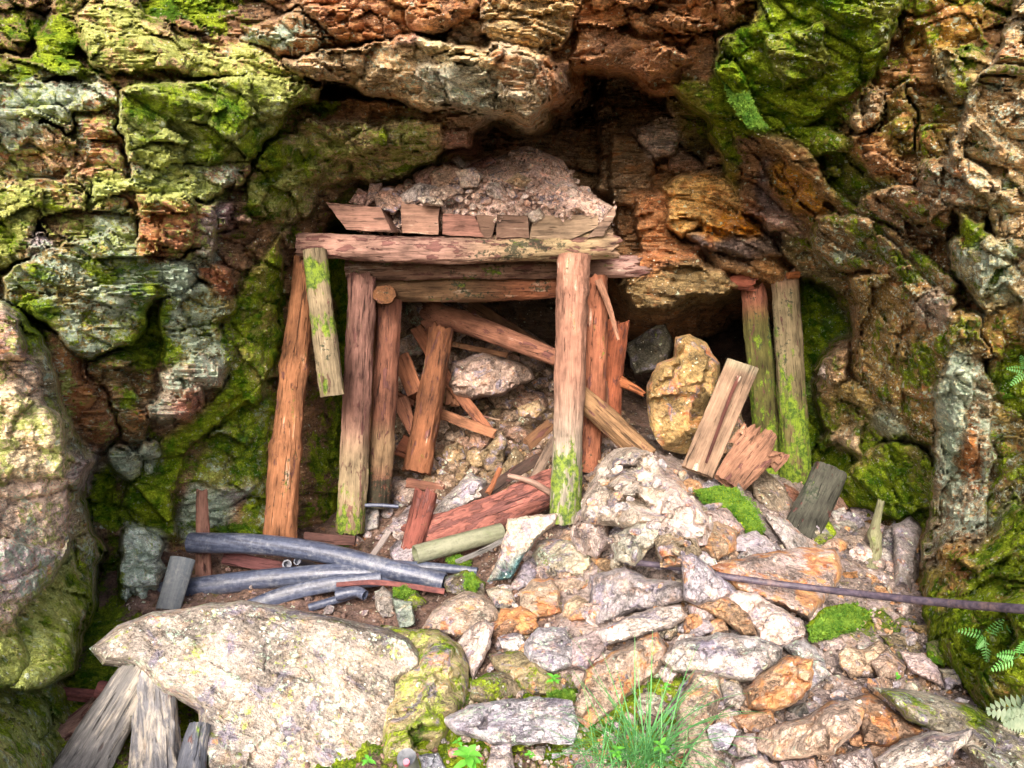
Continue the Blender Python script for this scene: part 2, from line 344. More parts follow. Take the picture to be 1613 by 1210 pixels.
C[:] = BRN; K[..., 0] = .2; K2[..., 2] = .05
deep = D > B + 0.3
C[deep] = (.10, .07, .05); K[deep] = 0; K2[deep] = (0, .12, 0)  # deep recesses coloured darker: cave shade put into the rock colour
# (outline, offset in metres from the base depth or absolute if >1, tilt per 100 px (x, y), colour, moss, mint, rust, lime, dark, specks)
P = []
def p(poly, off, tl, col, moss=0, mint=0, rust=0, lime=0, dark=0, spk=.05): P.append((poly, off, tl, col, (moss, mint, rust), (lime, dark, spk)))
# left wall, from the top
p([(-340,-280),(60,-280),(70,40),(25,80),(-340,100)], -.12, (.02,0), (.30,.2,.13), .25,.2,0,.1)
p([(50,60),(70,20),(130,-60),(135,50),(128,92),(100,92),(60,84)], -.12, (0,.05), (.33,.25,.13), .38,.15,0,.2)
p([(120,30),(170,-20),(230,20),(300,58),(400,72),(470,108),(490,128),(380,124),(300,114),(230,112),(160,110),(132,75)], -.16, (.02,-.06), (.42,.31,.18), .17,.1,.1,.36)
p([(170,-280),(480,-280),(480,10),(500,60),(440,80),(330,60),(230,20),(160,-20)], -.02, (0,.06), (.18,.15,.07), .42,.28,.12,.1)
p([(0,90),(60,82),(112,93),(152,113),(192,142),(160,136),(110,124),(60,126),(20,122),(-60,132)], -.12, (0,.04), (.25,.2,.1), .42,.25,0,.2)
p([(-340,100),(0,128),(60,122),(105,122),(185,142),(192,164),(118,180),(112,206),(60,196),(30,250),(-340,270)], -.2, (.01,.03), (.36,.23,.17), .12,.42,.2,.15)
p([(118,176),(192,160),(193,245),(200,302),(135,302),(124,215)], -.1, (0,.03), (.3,.18,.12), .1,.22,.33,.22)
p([(193,142),(300,124),(385,127),(450,124),(495,134),(498,160),(455,178),(425,220),(405,254),(300,258),(203,252)], -.27, (.03,.05), (.36,.31,.16), .30,.28,.08,.50)
p([(205,246),(300,254),(400,250),(388,262),(372,292),(210,292)], -.2, (0,-.1), (.30,.21,.16), .08,.35,.22,.25,.1)
p([(375,262),(392,256),(388,290),(372,300)], -.2, (0,0), (.36,.22,.17))
p([(0,196),(60,200),(125,215),(138,300),(66,300),(-60,310)], -.13, (0,0), (.40,.28,.18), .1,.25,.2,.2)
p([(-340,250),(65,298),(66,330),(50,375),(55,395),(15,415),(-340,450)], -.3, (.02,.03), (.38,.29,.16), .26,.15,.12,.46)
p([(68,300),(138,300),(148,345),(148,360),(120,385),(92,380),(62,350)], -.2, (0,.02), (.30,.22,.13), .28,.15,.12,.25)
p([(147,288),(345,284),(350,300),(305,306),(215,310),(150,312)], -.27, (0,-.15), (.40,.42,.2), .15,.3,0,.55)
p([(213,310),(303,305),(310,345),(305,385),(262,412),(218,410),(216,345)], -.36, (-.04,.05), (.36,.19,.12), 0,.05,.36,.12,.05)
p([(158,313),(215,311),(213,338),(150,330)], -.2, (0,.1), (.32,.2,.13), .05,.15,.3,.2)
p([(304,314),(334,314),(338,345),(309,346)], -.33, (.1,0), (.33,.26,.26), 0,.15,.15,.1)
p([(309,346),(339,345),(340,391),(307,389)], -.31, (.1,.05), (.34,.28,.24), 0,.2,.1,.25)
p([(337,320),(362,317),(360,352),(345,362),(338,345)], -.26, (.1,0), (.33,.24,.25), 0,.15,.15,.1)
p([(372,342),(392,340),(392,349),(374,350)], -.2, (0,0), (.36,.27,.23))
p([(48,385),(62,372),(90,378),(93,392),(88,400),(60,412)], -.3, (0,.1), (.27,.25,.26), .05,.3)
p([(145,332),(210,340),(217,405),(255,425),(240,460),(200,465),(150,440),(140,380)], -.22, (0,0), (.30,.27,.15), .2,.42,.1,.3)
p([(20,420),(90,386),(130,372),(200,396),(255,420),(250,450),(232,490),(228,515),(200,545),(150,560),(100,545),(60,500),(5,470),(2,440)], -.33, (.03,.06), (.27,.22,.1), .27,.38,.16,.12,0,.2)
p([(256,417),(300,398),(336,390),(336,425),(310,446),(262,463),(238,468),(248,448)], -.3, (0,.1), (.27,.29,.21), .12,.5,.12,.05)
p([(318,434),(345,416),(366,430),(362,460),(345,464)], -.3, (.05,.05), (.36,.18,.12), 0,.05,.3,0,.05)
p([(258,466),(320,448),(366,466),(372,490),(345,512),(300,517),(252,522),(255,490)], -.24, (0,.04), (.26,.23,.1), .25,.4,.05,.1,0,.15)
p([(250,524),(345,514),(372,540),(378,570),(350,590),(260,580)], -.2, (0,.04), (.25,.22,.1), .26,.38,.05,.1,0,.15)
p([(372,458),(410,420),(445,370),(456,440),(440,520),(436,570),(400,640),(375,600),(380,560),(352,510)], -.16, (0,0), (.30,.28,.09), .40,.05,0,.24,0,.15)
p([(252,584),(320,562),(355,574),(345,600),(328,604),(326,630),(298,660),(242,667),(236,640),(258,615)], -.32, (.03,-.04), (.40,.34,.27), .04,.36,.14,.05)
p([(298,600),(327,606),(330,632),(300,664),(270,668),(262,640)], -.36, (.1,.1), (.42,.24,.18), 0,.1,.22)
p([(150,566),(228,556),(240,600),(234,640),(226,700),(196,695),(180,640),(158,600)], -.14, (.05,0), (.25,.18,.1), .22,.22,.25,.1)
p([(60,520),(135,556),(150,600),(172,640),(186,690),(160,712),(130,725),(110,660),(85,600)], -.16, (.08,0), (.29,.17,.1), .13,.12,.34,.12)
p([(438,560),(405,610),(335,682),(300,706),(272,780),(280,850),(230,842),(205,800),(190,770),(250,705),(295,650),(330,640),(372,570),(405,540)], -.14, (0,0), (.26,.28,.05), .55,.05,0,.22,0,.2)
p([(195,760),(210,740),(235,770),(228,810),(205,830),(185,800)], -.1, (0,0), (.25,.26,.15), .3,.4)
p([(168,712),(200,704),(226,716),(222,742),(200,758),(178,748)], -.26, (0,.05), (.40,.46,.36), .14,.4,0,.05,0,.2)
p([(222,700),(256,705),(255,745),(232,752)], -.2, (0,.05), (.30,.34,.27), .15,.45)
p([(185,870),(200,838),(222,830),(246,848),(262,895),(256,945),(225,965),(196,940)], -.3, (.1,0), (.60,.70,.62), .05,.36,0,0,0,.15)
p([(330,690),(400,640),(432,600),(432,720),(428,850),(385,850),(390,790),(345,765),(300,760)], -.05, (0,0), (.2,.2,.06), .36,.28,0,.1)
p([(282,800),(300,770),(345,762),(396,768),(394,800),(380,836),(330,850),(285,850)], -.02, (.05,.02), (.44,.52,.42), .16,.36,0,.05,0,.2)
p([(345,765),(396,768),(390,790),(352,782)], -.08, (0,.2), (.33,.30,.33), 0,.35)
p([(128,800),(150,740),(192,712),(205,770),(196,850),(200,900),(205,960),(160,1010),(125,1060),(100,1060)], .02, (0,0), (.12,.2,.015), .6,.02,0,.1)
# the near column at the left edge
COLP = [(-340,440),(-10,478),(30,492),(48,520),(66,560),(82,610),(105,650),(118,690),(142,732),(120,766),(138,800),(152,880),(142,920),(134,970),(124,1020),(112,1062),(60,1084),(0,1084),(-340,1130)]
p(COLP, -.62, (-.06,.0), (.30,.27,.16), .22,.3,.1,.15)  # right side strip: mossy green, its shade painted in as darker colour
p([(-340,450),(-10,490),(25,505),(45,560),(58,600),(70,640),(78,680),(95,700),(105,716),(100,760),(112,800),(120,850),(90,900),(60,930),(20,990),(-340,1000)], -.72, (-.10,-.02), (.62,.50,.40), -.02,.12,.05,.16)
p([(-340,640),(20,620),(66,640),(96,660),(106,716),(98,760),(-340,800)], -.75, (-.10,0), (.64,.54,.38), 0,.14,.0,.26)
p([(-340,480),(-10,488),(25,506),(40,560),(-340,600)], -.76, (-.10,.05), (.50,.36,.31), .05,.2,.2,.1)
p([(98,705),(140,730),(118,766),(100,765)], -.8, (.2,0), (.36,.30,.28), .1,.25)
p([(-340,880),(20,850),(100,870),(118,850),(90,905),(50,950),(-340,960)], -.78, (-.10,.1), (.52,.44,.42), .0,.36,.16,.12)
p([(-340,960),(20,970),(60,920),(120,880),(138,900),(130,970),(118,1020),(108,1060),(60,1082),(-340,1130)], -.66, (-.06,.02), (.38,.35,.15), .28,.2,.05,.44)
p([(-340,1060),(20,1050),(90,1070),(120,1110),(140,1180),(110,1300),(-340,1300)], -.45, (.05,-.1), (.30,.3,.14), .3,.3,.1,.35)
# overhang along the top
p([(478,-280),(980,-280),(800,-40),(762,12),(690,46),(620,62),(540,62),(512,46),(470,18)], -.22, (0,.03), (.42,.24,.15), 0,.06,.34,0,.08,.1)
p([(382,34),(412,30),(470,20),(512,50),(560,64),(490,82),(440,82),(400,66)], -.12, (0,.05), (.33,.22,.13), .12,.33,.3,.05)
p([(700,20),(780,-20),(790,72),(720,62),(690,58)], -.08, (0,0), (.33,.26,.19), .05,.1,.2,0,.06)
p([(455,92),(560,72),(640,62),(680,72),(760,80),(860,92),(845,150),(830,188),(780,178),(720,172),(660,166),(612,152),(575,142),(545,126),(500,120),(470,112)], -.27, (0,.07), (.46,.35,.22), .10,.20,.20,.12,.0,.1)
p([(640,62),(690,60),(762,82),(790,92),(800,112),(740,108),(690,98)], -.36, (0,0), (.60,.50,.32), 0,.08,.05,.05)
p([(655,108),(700,96),(760,112),(810,118),(830,160),(780,176),(710,170),(672,150)], -.36, (0,.08), (.52,.49,.38), .06,.24,.08,.1)
p([(628,60),(652,60),(650,76),(630,76)], -.36, (0,0), (.40,.26,.2), .2)
p([(700,86),(780,92),(830,96),(830,116),(760,118),(706,100)], -.42, (0,.05), (.68,.55,.33), 0,.02,.06)
p([(768,-60),(905,-60),(905,20),(893,50),(880,76),(850,86),(790,74),(762,58)], -.26, (0,.05), (.56,.42,.24), 0,.06,.2,.05)
p([(778,74),(822,76),(852,92),(862,120),(858,155),(832,190),(805,178),(786,150),(770,110)], -.40, (.02,.03), (.50,.42,.30), .02,.16,.24,.05)
p([(826,88),(868,86),(884,112),(878,150),(858,168),(836,172),(830,120)], -.26, (.05,.03), (.46,.26,.15), 0,0,.32)
p([(870,95),(900,100),(893,140),(872,160),(862,130)], -.15, (0,.1), (.30,.2,.14), 0,0,.2)
p([(896,-280),(1195,-280),(1190,28),(1130,52),(1090,70),(1010,122),(950,102),(900,104),(872,88),(890,60),(908,20)], -.12, (0,.1), (.46,.27,.15), 0,.02,.34,0,.05,.06)
p([(905,40),(960,50),(1040,60),(1090,100),(1020,124),(980,118),(940,100),(900,92)], -.16, (0,.1), (.40,.24,.15), 0,.02,.25,0,.12,.06)
p([(960,0),(1100,30),(1135,50),(1100,62),(1000,40)], -.2, (0,.1), (.48,.29,.17), 0,.02,.28)
p([(1000,70),(1100,72),(1125,110),(1092,142),(1040,144),(990,122)], .0, (0,.1), (.36,.21,.12), .05,0,.25,0,.08)
p([(1138,70),(1180,40),(1230,-280),(1430,-280),(1420,0),(1402,60),(1372,120),(1312,165),(1252,202),(1200,204),(1165,155),(1130,112)], -.26, (0,.06), (.17,.2,.05), .37,.06,0,.26,.04,.18)
p([(1130,110),(1160,90),(1180,120),(1192,180),(1222,195),(1190,208),(1160,170)], -.3, (0,.05), (.12,.25,.03), .55,0,0,.1)
p([(1200,60),(1290,40),(1300,110),(1230,150)], -.34, (0,.05), (.2,.23,.07), .33,.1,0,.3,.03,.15)
p([(1058,126),(1100,124),(1140,160),(1152,210),(1170,302),(1156,292),(1126,222),(1112,182),(1080,150)], -.02, (0,.1), (.28,.28,.07), .36,0,.1,.28)
p([(1050,150),(1100,160),(1128,205),(1142,270),(1080,232),(1058,206)], .5, (0,.1), (.22,.19,.08), .26,0,.1)
# under the overhang, above the timber
p([(395,275),(440,215),(490,192),(560,202),(690,192),(697,222),(680,255),(640,275),(560,282),(505,300),(480,335),(450,362),(400,340)], -.14, (.02,.08), (.42,.34,.2), .22,.18,.12,.42)
p([(484,156),(600,158),(700,178),(735,190),(735,205),(690,204),(560,206),(470,196)], .0, (0,.12), (.32,.18,.1), .12,.02,.32,.05)
p([(694,203),(736,206),(733,236),(697,228)], -.1, (0,0), (.40,.26,.21))
p([(690,175),(760,180),(740,205),(700,205)], .0, (0,.1), (.33,.25,.18), 0,.1,.1,0,.1)
p([(392,300),(500,302),(560,285),(556,330),(485,362),(468,420),(446,560),(432,700),(422,860),(385,700),(378,500),(372,400)], .05, (0,0), (.13,.16,.03), .36,.08,.05,.05)
p([(462,380),(560,400),(556,850),(430,860),(440,620)], .18, (0,0), (.05,.2,.01), .6,.02,0,.05,0,.05)
# inside the cave
p([(760,182),(840,195),(905,180),(905,300),(850,250),(800,240),(750,235)], 4.95, (.05,0), (.36,.27,.2), 0,.1,.1,0,.05)
p([(898,215),(925,190),(940,215),(944,300),(905,295)], 5.0, (0,0), (.42,.31,.2), 0,0,.05,0,.05)
p([(945,165),(990,128),(1010,170),(1000,260),(972,300),(935,300),(942,230)], 4.7, (0,.05), (.38,.28,.19), 0,0,.1,0,.05)
p([(950,105),(1060,140),(1090,200),(1060,215),(990,190),(955,170)], 4.6, (0,0), (.33,.25,.17), 0,0,.1,0,.05)
p([(963,216),(1002,194),(1052,216),(1082,240),(1150,252),(1184,300),(1196,350),(1235,400),(1242,424),(1230,452),(1160,440),(1062,482),(1010,486),(985,442),(965,400),(972,330),(958,280)], 4.7, (.03,-.03), (.31,.19,.11), 0,0,.22,0,.1)
p([(963,218),(1000,212),(1032,240),(1026,300),(1000,332),(968,322),(958,280)], 4.5, (.05,.05), (.27,.19,.12), .02,0,.18,0,.12)
p([(1018,196),(1044,188),(1070,206),(1062,236),(1036,242),(1016,226)], 4.4, (0,.1), (.55,.47,.42), 0,.1)
p([(1000,205),(1014,192),(1012,215)], 4.4, (0,0), (.5,.4,.34))
p([(1060,225),(1080,240),(1120,262),(1100,272),(1060,262)], 4.5, (0,0), (.42,.29,.22))
p([(1000,310),(1052,298),(1056,370),(1100,402),(1082,424),(1010,404),(996,350)], 4.45, (.03,.02), (.42,.23,.13), 0,0,.28)
p([(1050,292),(1100,270),(1142,266),(1162,290),(1180,325),(1162,340),(1112,350),(1076,373),(1052,360)], 4.3, (.03,.02), (.62,.42,.2), 0,0,.2)
p([(1112,242),(1140,244),(1142,268),(1114,268)], 4.35, (0,0), (.5,.36,.25), 0,0,.2)
p([(1104,348),(1168,332),(1192,364),(1150,368),(1110,368)], 4.25, (0,.05), (.60,.29,.06), 0,0,.38)
p([(1086,372),(1190,366),(1234,396),(1205,404),(1150,404),(1100,396)], 4.2, (0,.15), (.17,.13,.115), 0,0,.05,0,.2)
p([(1100,398),(1160,404),(1230,402),(1232,448),(1180,436),(1130,425)], 4.4, (0,.1), (.33,.21,.12), 0,0,.22,0,.1)
p([(985,440),(1062,418),(1134,430),(1155,452),(1062,480),(1010,484)], 4.3, (0,.15), (.27,.2,.11), .05,0,.16,.03)
p([(1000,395),(1080,400),(1110,425),(1050,440),(985,436)], 4.35, (0,.1), (.33,.16,.09), 0,0,.3,0,.1)
# right wall
p([(1164,246),(1196,240),(1202,335),(1176,332)], -.0, (0,0), (.42,.25,.18), 0,0,.2)
p([(1194,236),(1228,232),(1232,325),(1262,352),(1282,378),(1240,368),(1198,345)], -.02, (0,0), (.2,.155,.16), .02,0,.1,.02,.1,.1)
p([(1195,340),(1240,352),(1284,378),(1265,382),(1215,362)], -.12, (0,.1), (.40,.30,.28), .08)
p([(1226,268),(1250,254),(1290,264),(1302,300),(1282,336),(1242,326),(1224,300)], -.14, (0,.05), (.46,.29,.10), .05,0,.25,.06,0,.15)
p([(1185,206),(1218,198),(1262,232),(1310,290),(1365,345),(1340,350),(1280,292),(1220,244)], -.2, (.06,0), (.30,.22,.14), .1,.1,.15,0,.05,.1)
p([(1215,196),(1300,195),(1345,228),(1420,280),(1398,300),(1345,330),(1300,285),(1255,228)], -.12, (.02,.05), (.18,.19,.06), .36,.04,.05,.2,.05,.16)
p([(1260,130),(1330,110),(1400,150),(1370,160),(1340,190),(1300,200)], -.1, (0,.05), (.27,.2,.09), .24,.05,.2,.12,.1,.2)
p([(1340,186),(1345,155),(1365,138),(1396,143),(1382,186),(1352,206)], -.2, (0,.05), (.40,.33,.26), .05,.24,.12,.1,0,.2)
p([(1380,200),(1400,160),(1430,140),(1440,200),(1430,240),(1385,235)], -.15, (0,.05), (.28,.23,.1), .22,.1,.2,.15,.1,.25)
p([(1340,215),(1380,205),(1420,245),(1410,270),(1365,255),(1340,240)], -.17, (0,.05), (.32,.2,.12), .14,.1,.25,.05,.1,.2)
p([(1346,240),(1385,245),(1420,268),(1385,270)], -.22, (0,0), (.42,.27,.2))
p([(1470,80),(1530,70),(1575,110),(1560,160),(1510,165),(1470,110)], -.2, (0,.05), (.33,.28,.18), .25,.32,.1,.1,0,.2)
p([(1420,-280),(1560,-280),(1560,0),(1545,60),(1480,80),(1420,90)], -.1, (0,.05), (.33,.23,.10), .22,.12,.2,.1,.1,.15)
p([(1440,150),(1500,160),(1560,170),(1530,230),(1480,270),(1440,250)], -.12, (0,.05), (.29,.22,.11), .2,.18,.2,.1,.05,.25)
p([(1530,150),(1600,20),(1640,-280),(1940,-280),(1940,600),(1620,560),(1590,440),(1560,330),(1530,290),(1500,240)], -.24, (.05,0), (.40,.33,.25), .10,.3,.14,.10,.05,.35)
p([(1500,235),(1545,250),(1565,330),(1550,360),(1500,345),(1455,310),(1440,262)], -.22, (0,.05), (.38,.3,.24), .07,.33,.12,.05,.05,.3)
p([(1562,290),(1580,292),(1577,312),(1560,308)], -.34, (0,0), (.52,.48,.45))
p([(1340,345),(1375,305),(1420,290),(1470,305),(1492,340),(1492,372),(1450,366),(1390,350),(1360,355)], -.24, (0,.1), (.29,.21,.16), .12,.1,.14,.1,.08,.5)
p([(1282,338),(1310,334),(1350,345),(1410,366),(1462,400),(1502,450),(1485,482),(1420,450),(1372,432),(1320,424),(1292,400),(1284,370)], -.34, (.02,.08), (.28,.21,.14), .22,.32,.08,.1,.05,.3)
p([(1232,372),(1280,380),(1300,415),(1345,440),(1330,458),(1290,450),(1250,425)], -.05, (0,.1), (.16,.14,.09), .16,0,.12,0,.12,.1)
p([(1500,380),(1540,360),(1600,400),(1610,470),(1560,500),(1520,460),(1495,420)], -.3, (0,.05), (.37,.36,.27), .15,.42,.1,.1,0,.3)
p([(1510,340),(1550,350),(1545,395),(1520,395)], -.33, (0,0), (.26,.30,.06), .42,.1,0,.35)
p([(1345,450),(1400,436),(1450,455),(1490,490),(1540,500),(1560,560),(1530,560),(1480,575),(1476,660),(1472,702),(1440,692),(1400,655),(1365,606),(1350,575),(1362,520)], -.34, (.02,.06), (.29,.22,.12), .18,.25,.16,.12,.1,.5)
p([(1342,480),(1362,470),(1362,520),(1350,545)], -.3, (0,0), (.34,.24,.17), .12)
p([(1430,470),(1470,455),(1500,480),(1480,520),(1455,515)], -.42, (0,.05), (.40,.34,.32), .05,.3,.08,.05,.05,.3)
p([(1290,612),(1300,560),(1326,556),(1328,592)], -.35, (0,0), (.33,.25,.2), .15)
p([(1286,620),(1310,600),(1345,598),(1402,640),(1412,668),(1398,688),(1350,722),(1330,702),(1300,668)], -.25, (.05,0), (.28,.23,.13), .24,.12,.05,.12,.05,.18)
p([(1306,690),(1322,672),(1356,668),(1352,700),(1358,716),(1325,702)], -.36, (0,0), (.42,.35,.3), .05,.1)
p([(1368,662),(1385,642),(1410,645),(1432,680),(1410,690),(1380,680)], -.3, (0,.1), (.33,.37,.33), .1,.38,0,0,0,.2)
p([(1328,780),(1335,738),(1370,702),(1420,692),(1465,720),(1474,760),(1465,802),(1420,815),(1350,805)], -.28, (.04,.1), (.24,.23,.1), .38,.16,0,.12,0,.12)
p([(1290,690),(1330,705),(1340,735),(1325,780),(1285,770),(1278,720)], -.1, (0,0), (.18,.19,.06), .38,.1)
p([(1262,430),(1330,440),(1345,560),(1330,640),(1290,760),(1256,760),(1252,600)], 4.85, (0,0), (.12,.22,.04), .5,.04,0,.2)
p([(1474,562),(1500,540),(1535,545),(1560,600),(1566,700),(1552,800),(1548,862),(1500,886),(1452,896),(1466,810),(1476,720)], -.26, (.05,0), (.30,.26,.22), .08,.42,.12,0,.12,.55)
p([(1476,590),(1495,560),(1530,560),(1530,640),(1515,700),(1500,760),(1478,720)], -.34, (.05,0), (.50,.54,.47), .0,.46,0,0,.05,.4)
p([(1515,640),(1545,640),(1540,720),(1518,760),(1505,740)], -.33, (.05,0), (.30,.15,.08), 0,.1,.3,0,.1,.3)
p([(1556,560),(1600,560),(1940,600),(1940,900),(1620,760),(1580,830),(1545,870),(1560,760)], -.1, (.05,0), (.24,.2,.11), .24,.3,.1,.08,.08,.4)
p([(1545,500),(1620,470),(1650,560),(1600,570),(1560,560)], -.2, (0,.05), (.38,.28,.14), .2,.12,.22,.1,0,.3)
p([(1570,820),(1600,770),(1612,830),(1560,900)], -.22, (0,0), (.36,.4,.33), .15,.45,0,0,0,.5)
p([(1450,960),(1462,892),(1542,862),(1600,800),(1660,780),(1940,850),(1940,1290),(1600,1200),(1520,1090),(1455,1010)], -.3, (.03,.02), (.22,.2,.08), .34,.04,.12,.14,0,.08)
p([(1480,860),(1530,850),(1520,920),(1475,935)], -.38, (0,.05), (.36,.27,.14), .2,0,.2,.1)
own = np.full(U.shape, -1)
for i, (poly, off, tl, col, ms, ms2) in enumerate(P):
    a = np.array(poly, float); x0, y0 = a.min(0) - 60; x1, y1 = a.max(0) + 60
    iy0, iy1 = np.searchsorted(gy, [y0, y1]); ix0, ix1 = np.searchsorted(gx, [x0, x1])
    sl_ = (slice(iy0, iy1), slice(ix0, ix1)); wu, wv = WU[sl_], WV[sl_]
    s = sdf(wu, wv, poly); cxp, cyp = a.mean(0)
    inside = np.clip(s, 0, None)
    ref = B[sl_] if off < 1 else 0
    f = ref + off + tl[0] * np.clip(U[sl_] - cxp, -200, 200) / 100 + tl[1] * np.clip(V[sl_] - cyp, -150, 150) / 100
    f = f + 0.024 * np.exp(-inside / 3.0) + 0.026 * np.exp(-inside / 18) + np.clip(-s, 0, None) * (0.035 + 0.04 * ((i * 7) % 5) / 4)
    m = (f < D[sl_]) & (s > -60)
    D[sl_] = np.where(m, f, D[sl_]); own[sl_] = np.where(m, i, own[sl_])
    # colour belongs to whichever block the surface is part of
    C[sl_][m] = col; K[sl_][m] = ms; K2[sl_][m] = ms2
def blur(a, n):
    for _ in range(n):
        a = (a + np.roll(a, 1, 0) + np.roll(a, -1, 0) + np.roll(a, 1, 1) + np.roll(a, -1, 1)) / 5
    return a
# stains and growth do not stop at the joints: shift them irregularly against the blocks
sx = (14 * fbm(WP * 2.2 + 3, 4)) / ST; sy = (14 * fbm(WP * 2.2 + 60, 4)) / ST
jj = np.clip((np.arange(U.shape[1])[None] + sx).astype(int), 0, U.shape[1] - 1); ii = np.clip((np.arange(U.shape[0])[:, None] + sy).astype(int), 0, U.shape[0] - 1)
shal = D < 4.6; ok_ = shal & shal[ii, jj]
C = np.where(ok_[..., None], C[ii, jj] * .75 + C * .25, C); K = np.where(ok_[..., None], K[ii, jj], K); K2 = np.where(ok_[..., None], K2[ii, jj], K2)
C = blur(C, 6); K = blur(K, 36); K2 = blur(K2, 36)
vz = fbm(np.stack([U / 60, V / 60, np.full_like(U, 8.8)], -1), 3)
lw = np.clip((520 - U) / 120, 0, 1)
K2[..., 2] += .07 + .26 * np.clip((U - 1150) / 200, 0, 1); K2[..., 0] += .12 * lw + .12 * vz * lw; rw = np.clip((U - 1150) / 100, 0, 1) * (D < 4.8); K[..., 0] += .09 * rw; K[..., 2] += .05 * rw + .10 * fbm(np.stack([U / 50, V / 50, np.full_like(U, 5.8)], -1), 3); K[..., 1] -= .07 * rw; C = C * (1 + rw[..., None] * np.array((.08, 0, -.2))); K[..., 0] += .05 * lw * np.clip(V / 900, 0, 1) - .06 * vz; K[..., 1] += .06 * fbm(np.stack([U / 45, V / 45, np.full_like(U, 2.8)], -1), 3)
# patches of growth and stain with their own places (x, y, rx, ry, channel, amount)
for x, y, rx, ry, ch, am in [(60,490,40,20,0,.3),(50,530,30,30,0,.3),(215,545,40,30,0,.35),(240,520,25,40,0,.35),(330,30,110,30,0,.2),(270,12,60,18,0,.25),(300,70,60,25,0,-.1),
        (110,70,25,25,0,.2),(150,90,25,20,0,.2),(515,172,30,14,0,.4),(620,165,60,12,3,0),(400,60,40,12,1,.2),(440,62,30,12,1,.15),(230,170,60,20,0,.14),(390,165,30,20,0,.15),(330,235,60,20,1,.1),
        (90,150,50,25,1,.15),(60,175,30,30,1,.12),(190,420,25,60,1,.15),(200,490,30,20,1,.15),(440,250,50,60,0,.2),(400,300,20,60,0,.2),(1160,180,30,50,0,.25),(1420,330,40,20,0,.1),
        (1360,330,30,20,3,0),(1140,150,40,20,0,.1),(1440,830,40,40,0,.1),(1400,790,60,20,0,.3),(1500,660,15,90,1,.2),(1590,880,40,90,0,.1),(1560,1000,60,60,0,.1),(40,820,40,30,1,.15),
        (100,840,25,25,4,.3),(60,650,50,12,4,0),(90,690,30,30,4,.12),(20,600,30,20,0,.3),(1180,60,12,8,0,.4),(640,262,18,6,0,.5),(360,840,50,15,0,.3),(1300,420,40,20,1,.2),(1260,170,60,20,0,.2),
        (540,720,60,140,0,.25),(445,500,12,120,0,.2),(180,900,20,100,0,.2),(1390,520,20,20,0,.2),(1450,600,30,50,0,.15),(1600,600,20,40,0,.4),(760,95,60,12,2,.1)]:
    e = am * np.exp(-(((WU - x) / rx) ** 2 + ((WV - y) / ry) ** 2))
    if ch < 3: K[..., ch] += e
    else: K2[..., ch - 3] += e
def sat(c, k, b):
    m = c.mean(-1, keepdims=True); return np.clip((m + (c - m) * k) * b, .01, .85)
C = sat(C, 1.25, 1.22)
# relief of the rock itself, in metres
W0 = at(U, V, D)
right = 1 / (1 + np.exp(-(U - 1120) / 80)); left = 1 - right
a1 = R(6); a2 = R(38)
def strata(W, ang, k):
    x = W[..., 0]; y = W[..., 1]; z = W[..., 2]
    s = x * math.cos(ang) - z * math.sin(ang); t = x * math.sin(ang) + z * math.cos(ang) + 0.25 * y
    return np.stack([s, y, t * k], -1)
SW = strata(W0, a1, 2.3) * left[..., None] + strata(W0, a2, 2.0) * right[..., None]
Wd = W0 + 0.05 * np.stack([perlin(W0 * 4), perlin(W0 * 4 + 9), perlin(W0 * 4 + 5)], -1)
SWd = SW + 0.06 * np.stack([perlin(W0 * 5), perlin(W0 * 5 + 9), perlin(W0 * 5 + 5)], -1)
v1, e1 = worley(SWd * 2.6, 1.2); v2, e2 = worley(SWd * 7.0, 1.1); v3, e3 = worley(Wd * 19.0, 1.0)
mossy = np.clip(K[..., 0] * 2.2, 0, 1)
rough = 1 - 0.45 * mossy; rough = rough * (1 - .55 * np.clip((150 - U) / 40, 0, 1) * np.clip((V - 470) / 40, 0, 1))
colm = np.clip((150 - U) / 40, 0, 1) * np.clip((V - 470) / 40, 0, 1)
disp = (0.085 - .055 * colm) * v1 + (1 - .65 * colm) * (0.046 * v2 - 0.02 * np.exp(-e2 / 0.05)) * (0.8 + 0.5 * right) * rough + (0.017 + .012 * right) * v3 * rough - 0.02 * np.exp(-e1 / 0.05)
disp += 0.03 * fbm(W0 * 2.2, 4) + 0.014 * ridged(SW * 6 + 4, 4) * rough + 0.006 * fbm(W0 * 32, 3)
disp += 0.012 * right * fbm(W0 * 14, 3)
# bedding: thin ledges that step out and break off sharply, in places
lay = SWd[..., 2] * 4.2 + .35 * fbm(W0 * 2.4, 3) + .25 * v2
fr = lay - np.floor(lay); lay2 = lay * 2.7 + .4 * v2; fr2 = lay2 - np.floor(lay2)
lm_ = np.clip(.55 + 1.6 * fbm(W0 * 1.7 + 40, 3), 0, 1) * rough
disp += lm_ * (.060 * fr ** 1.3 + .028 * fr2)
D2 = D - disp
def cliff_d(x, y):
    i = int((y - gy[0]) / ST); j = int((x - gx[0]) / ST); return float(D2[max(0, i - 3):i + 4, max(0, j - 3):j + 4].min())
VW = at(U, V, D2).reshape(-1, 3)
ny_, nx_ = U.shape
idx = np.arange(ny_ * nx_).reshape(ny_, nx_)
F4 = np.stack([idx[:-1, :-1], idx[1:, :-1], idx[1:, 1:], idx[:-1, 1:]], -1).reshape(-1, 4)
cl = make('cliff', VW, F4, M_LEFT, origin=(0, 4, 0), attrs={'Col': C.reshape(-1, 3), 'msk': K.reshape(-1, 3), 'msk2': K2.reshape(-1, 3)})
tag(cl, 'mossy schist rock face with an overhang and a dark cave mouth', kind='structure')
cl.data.set_sharp_from_angle(angle=R(46))
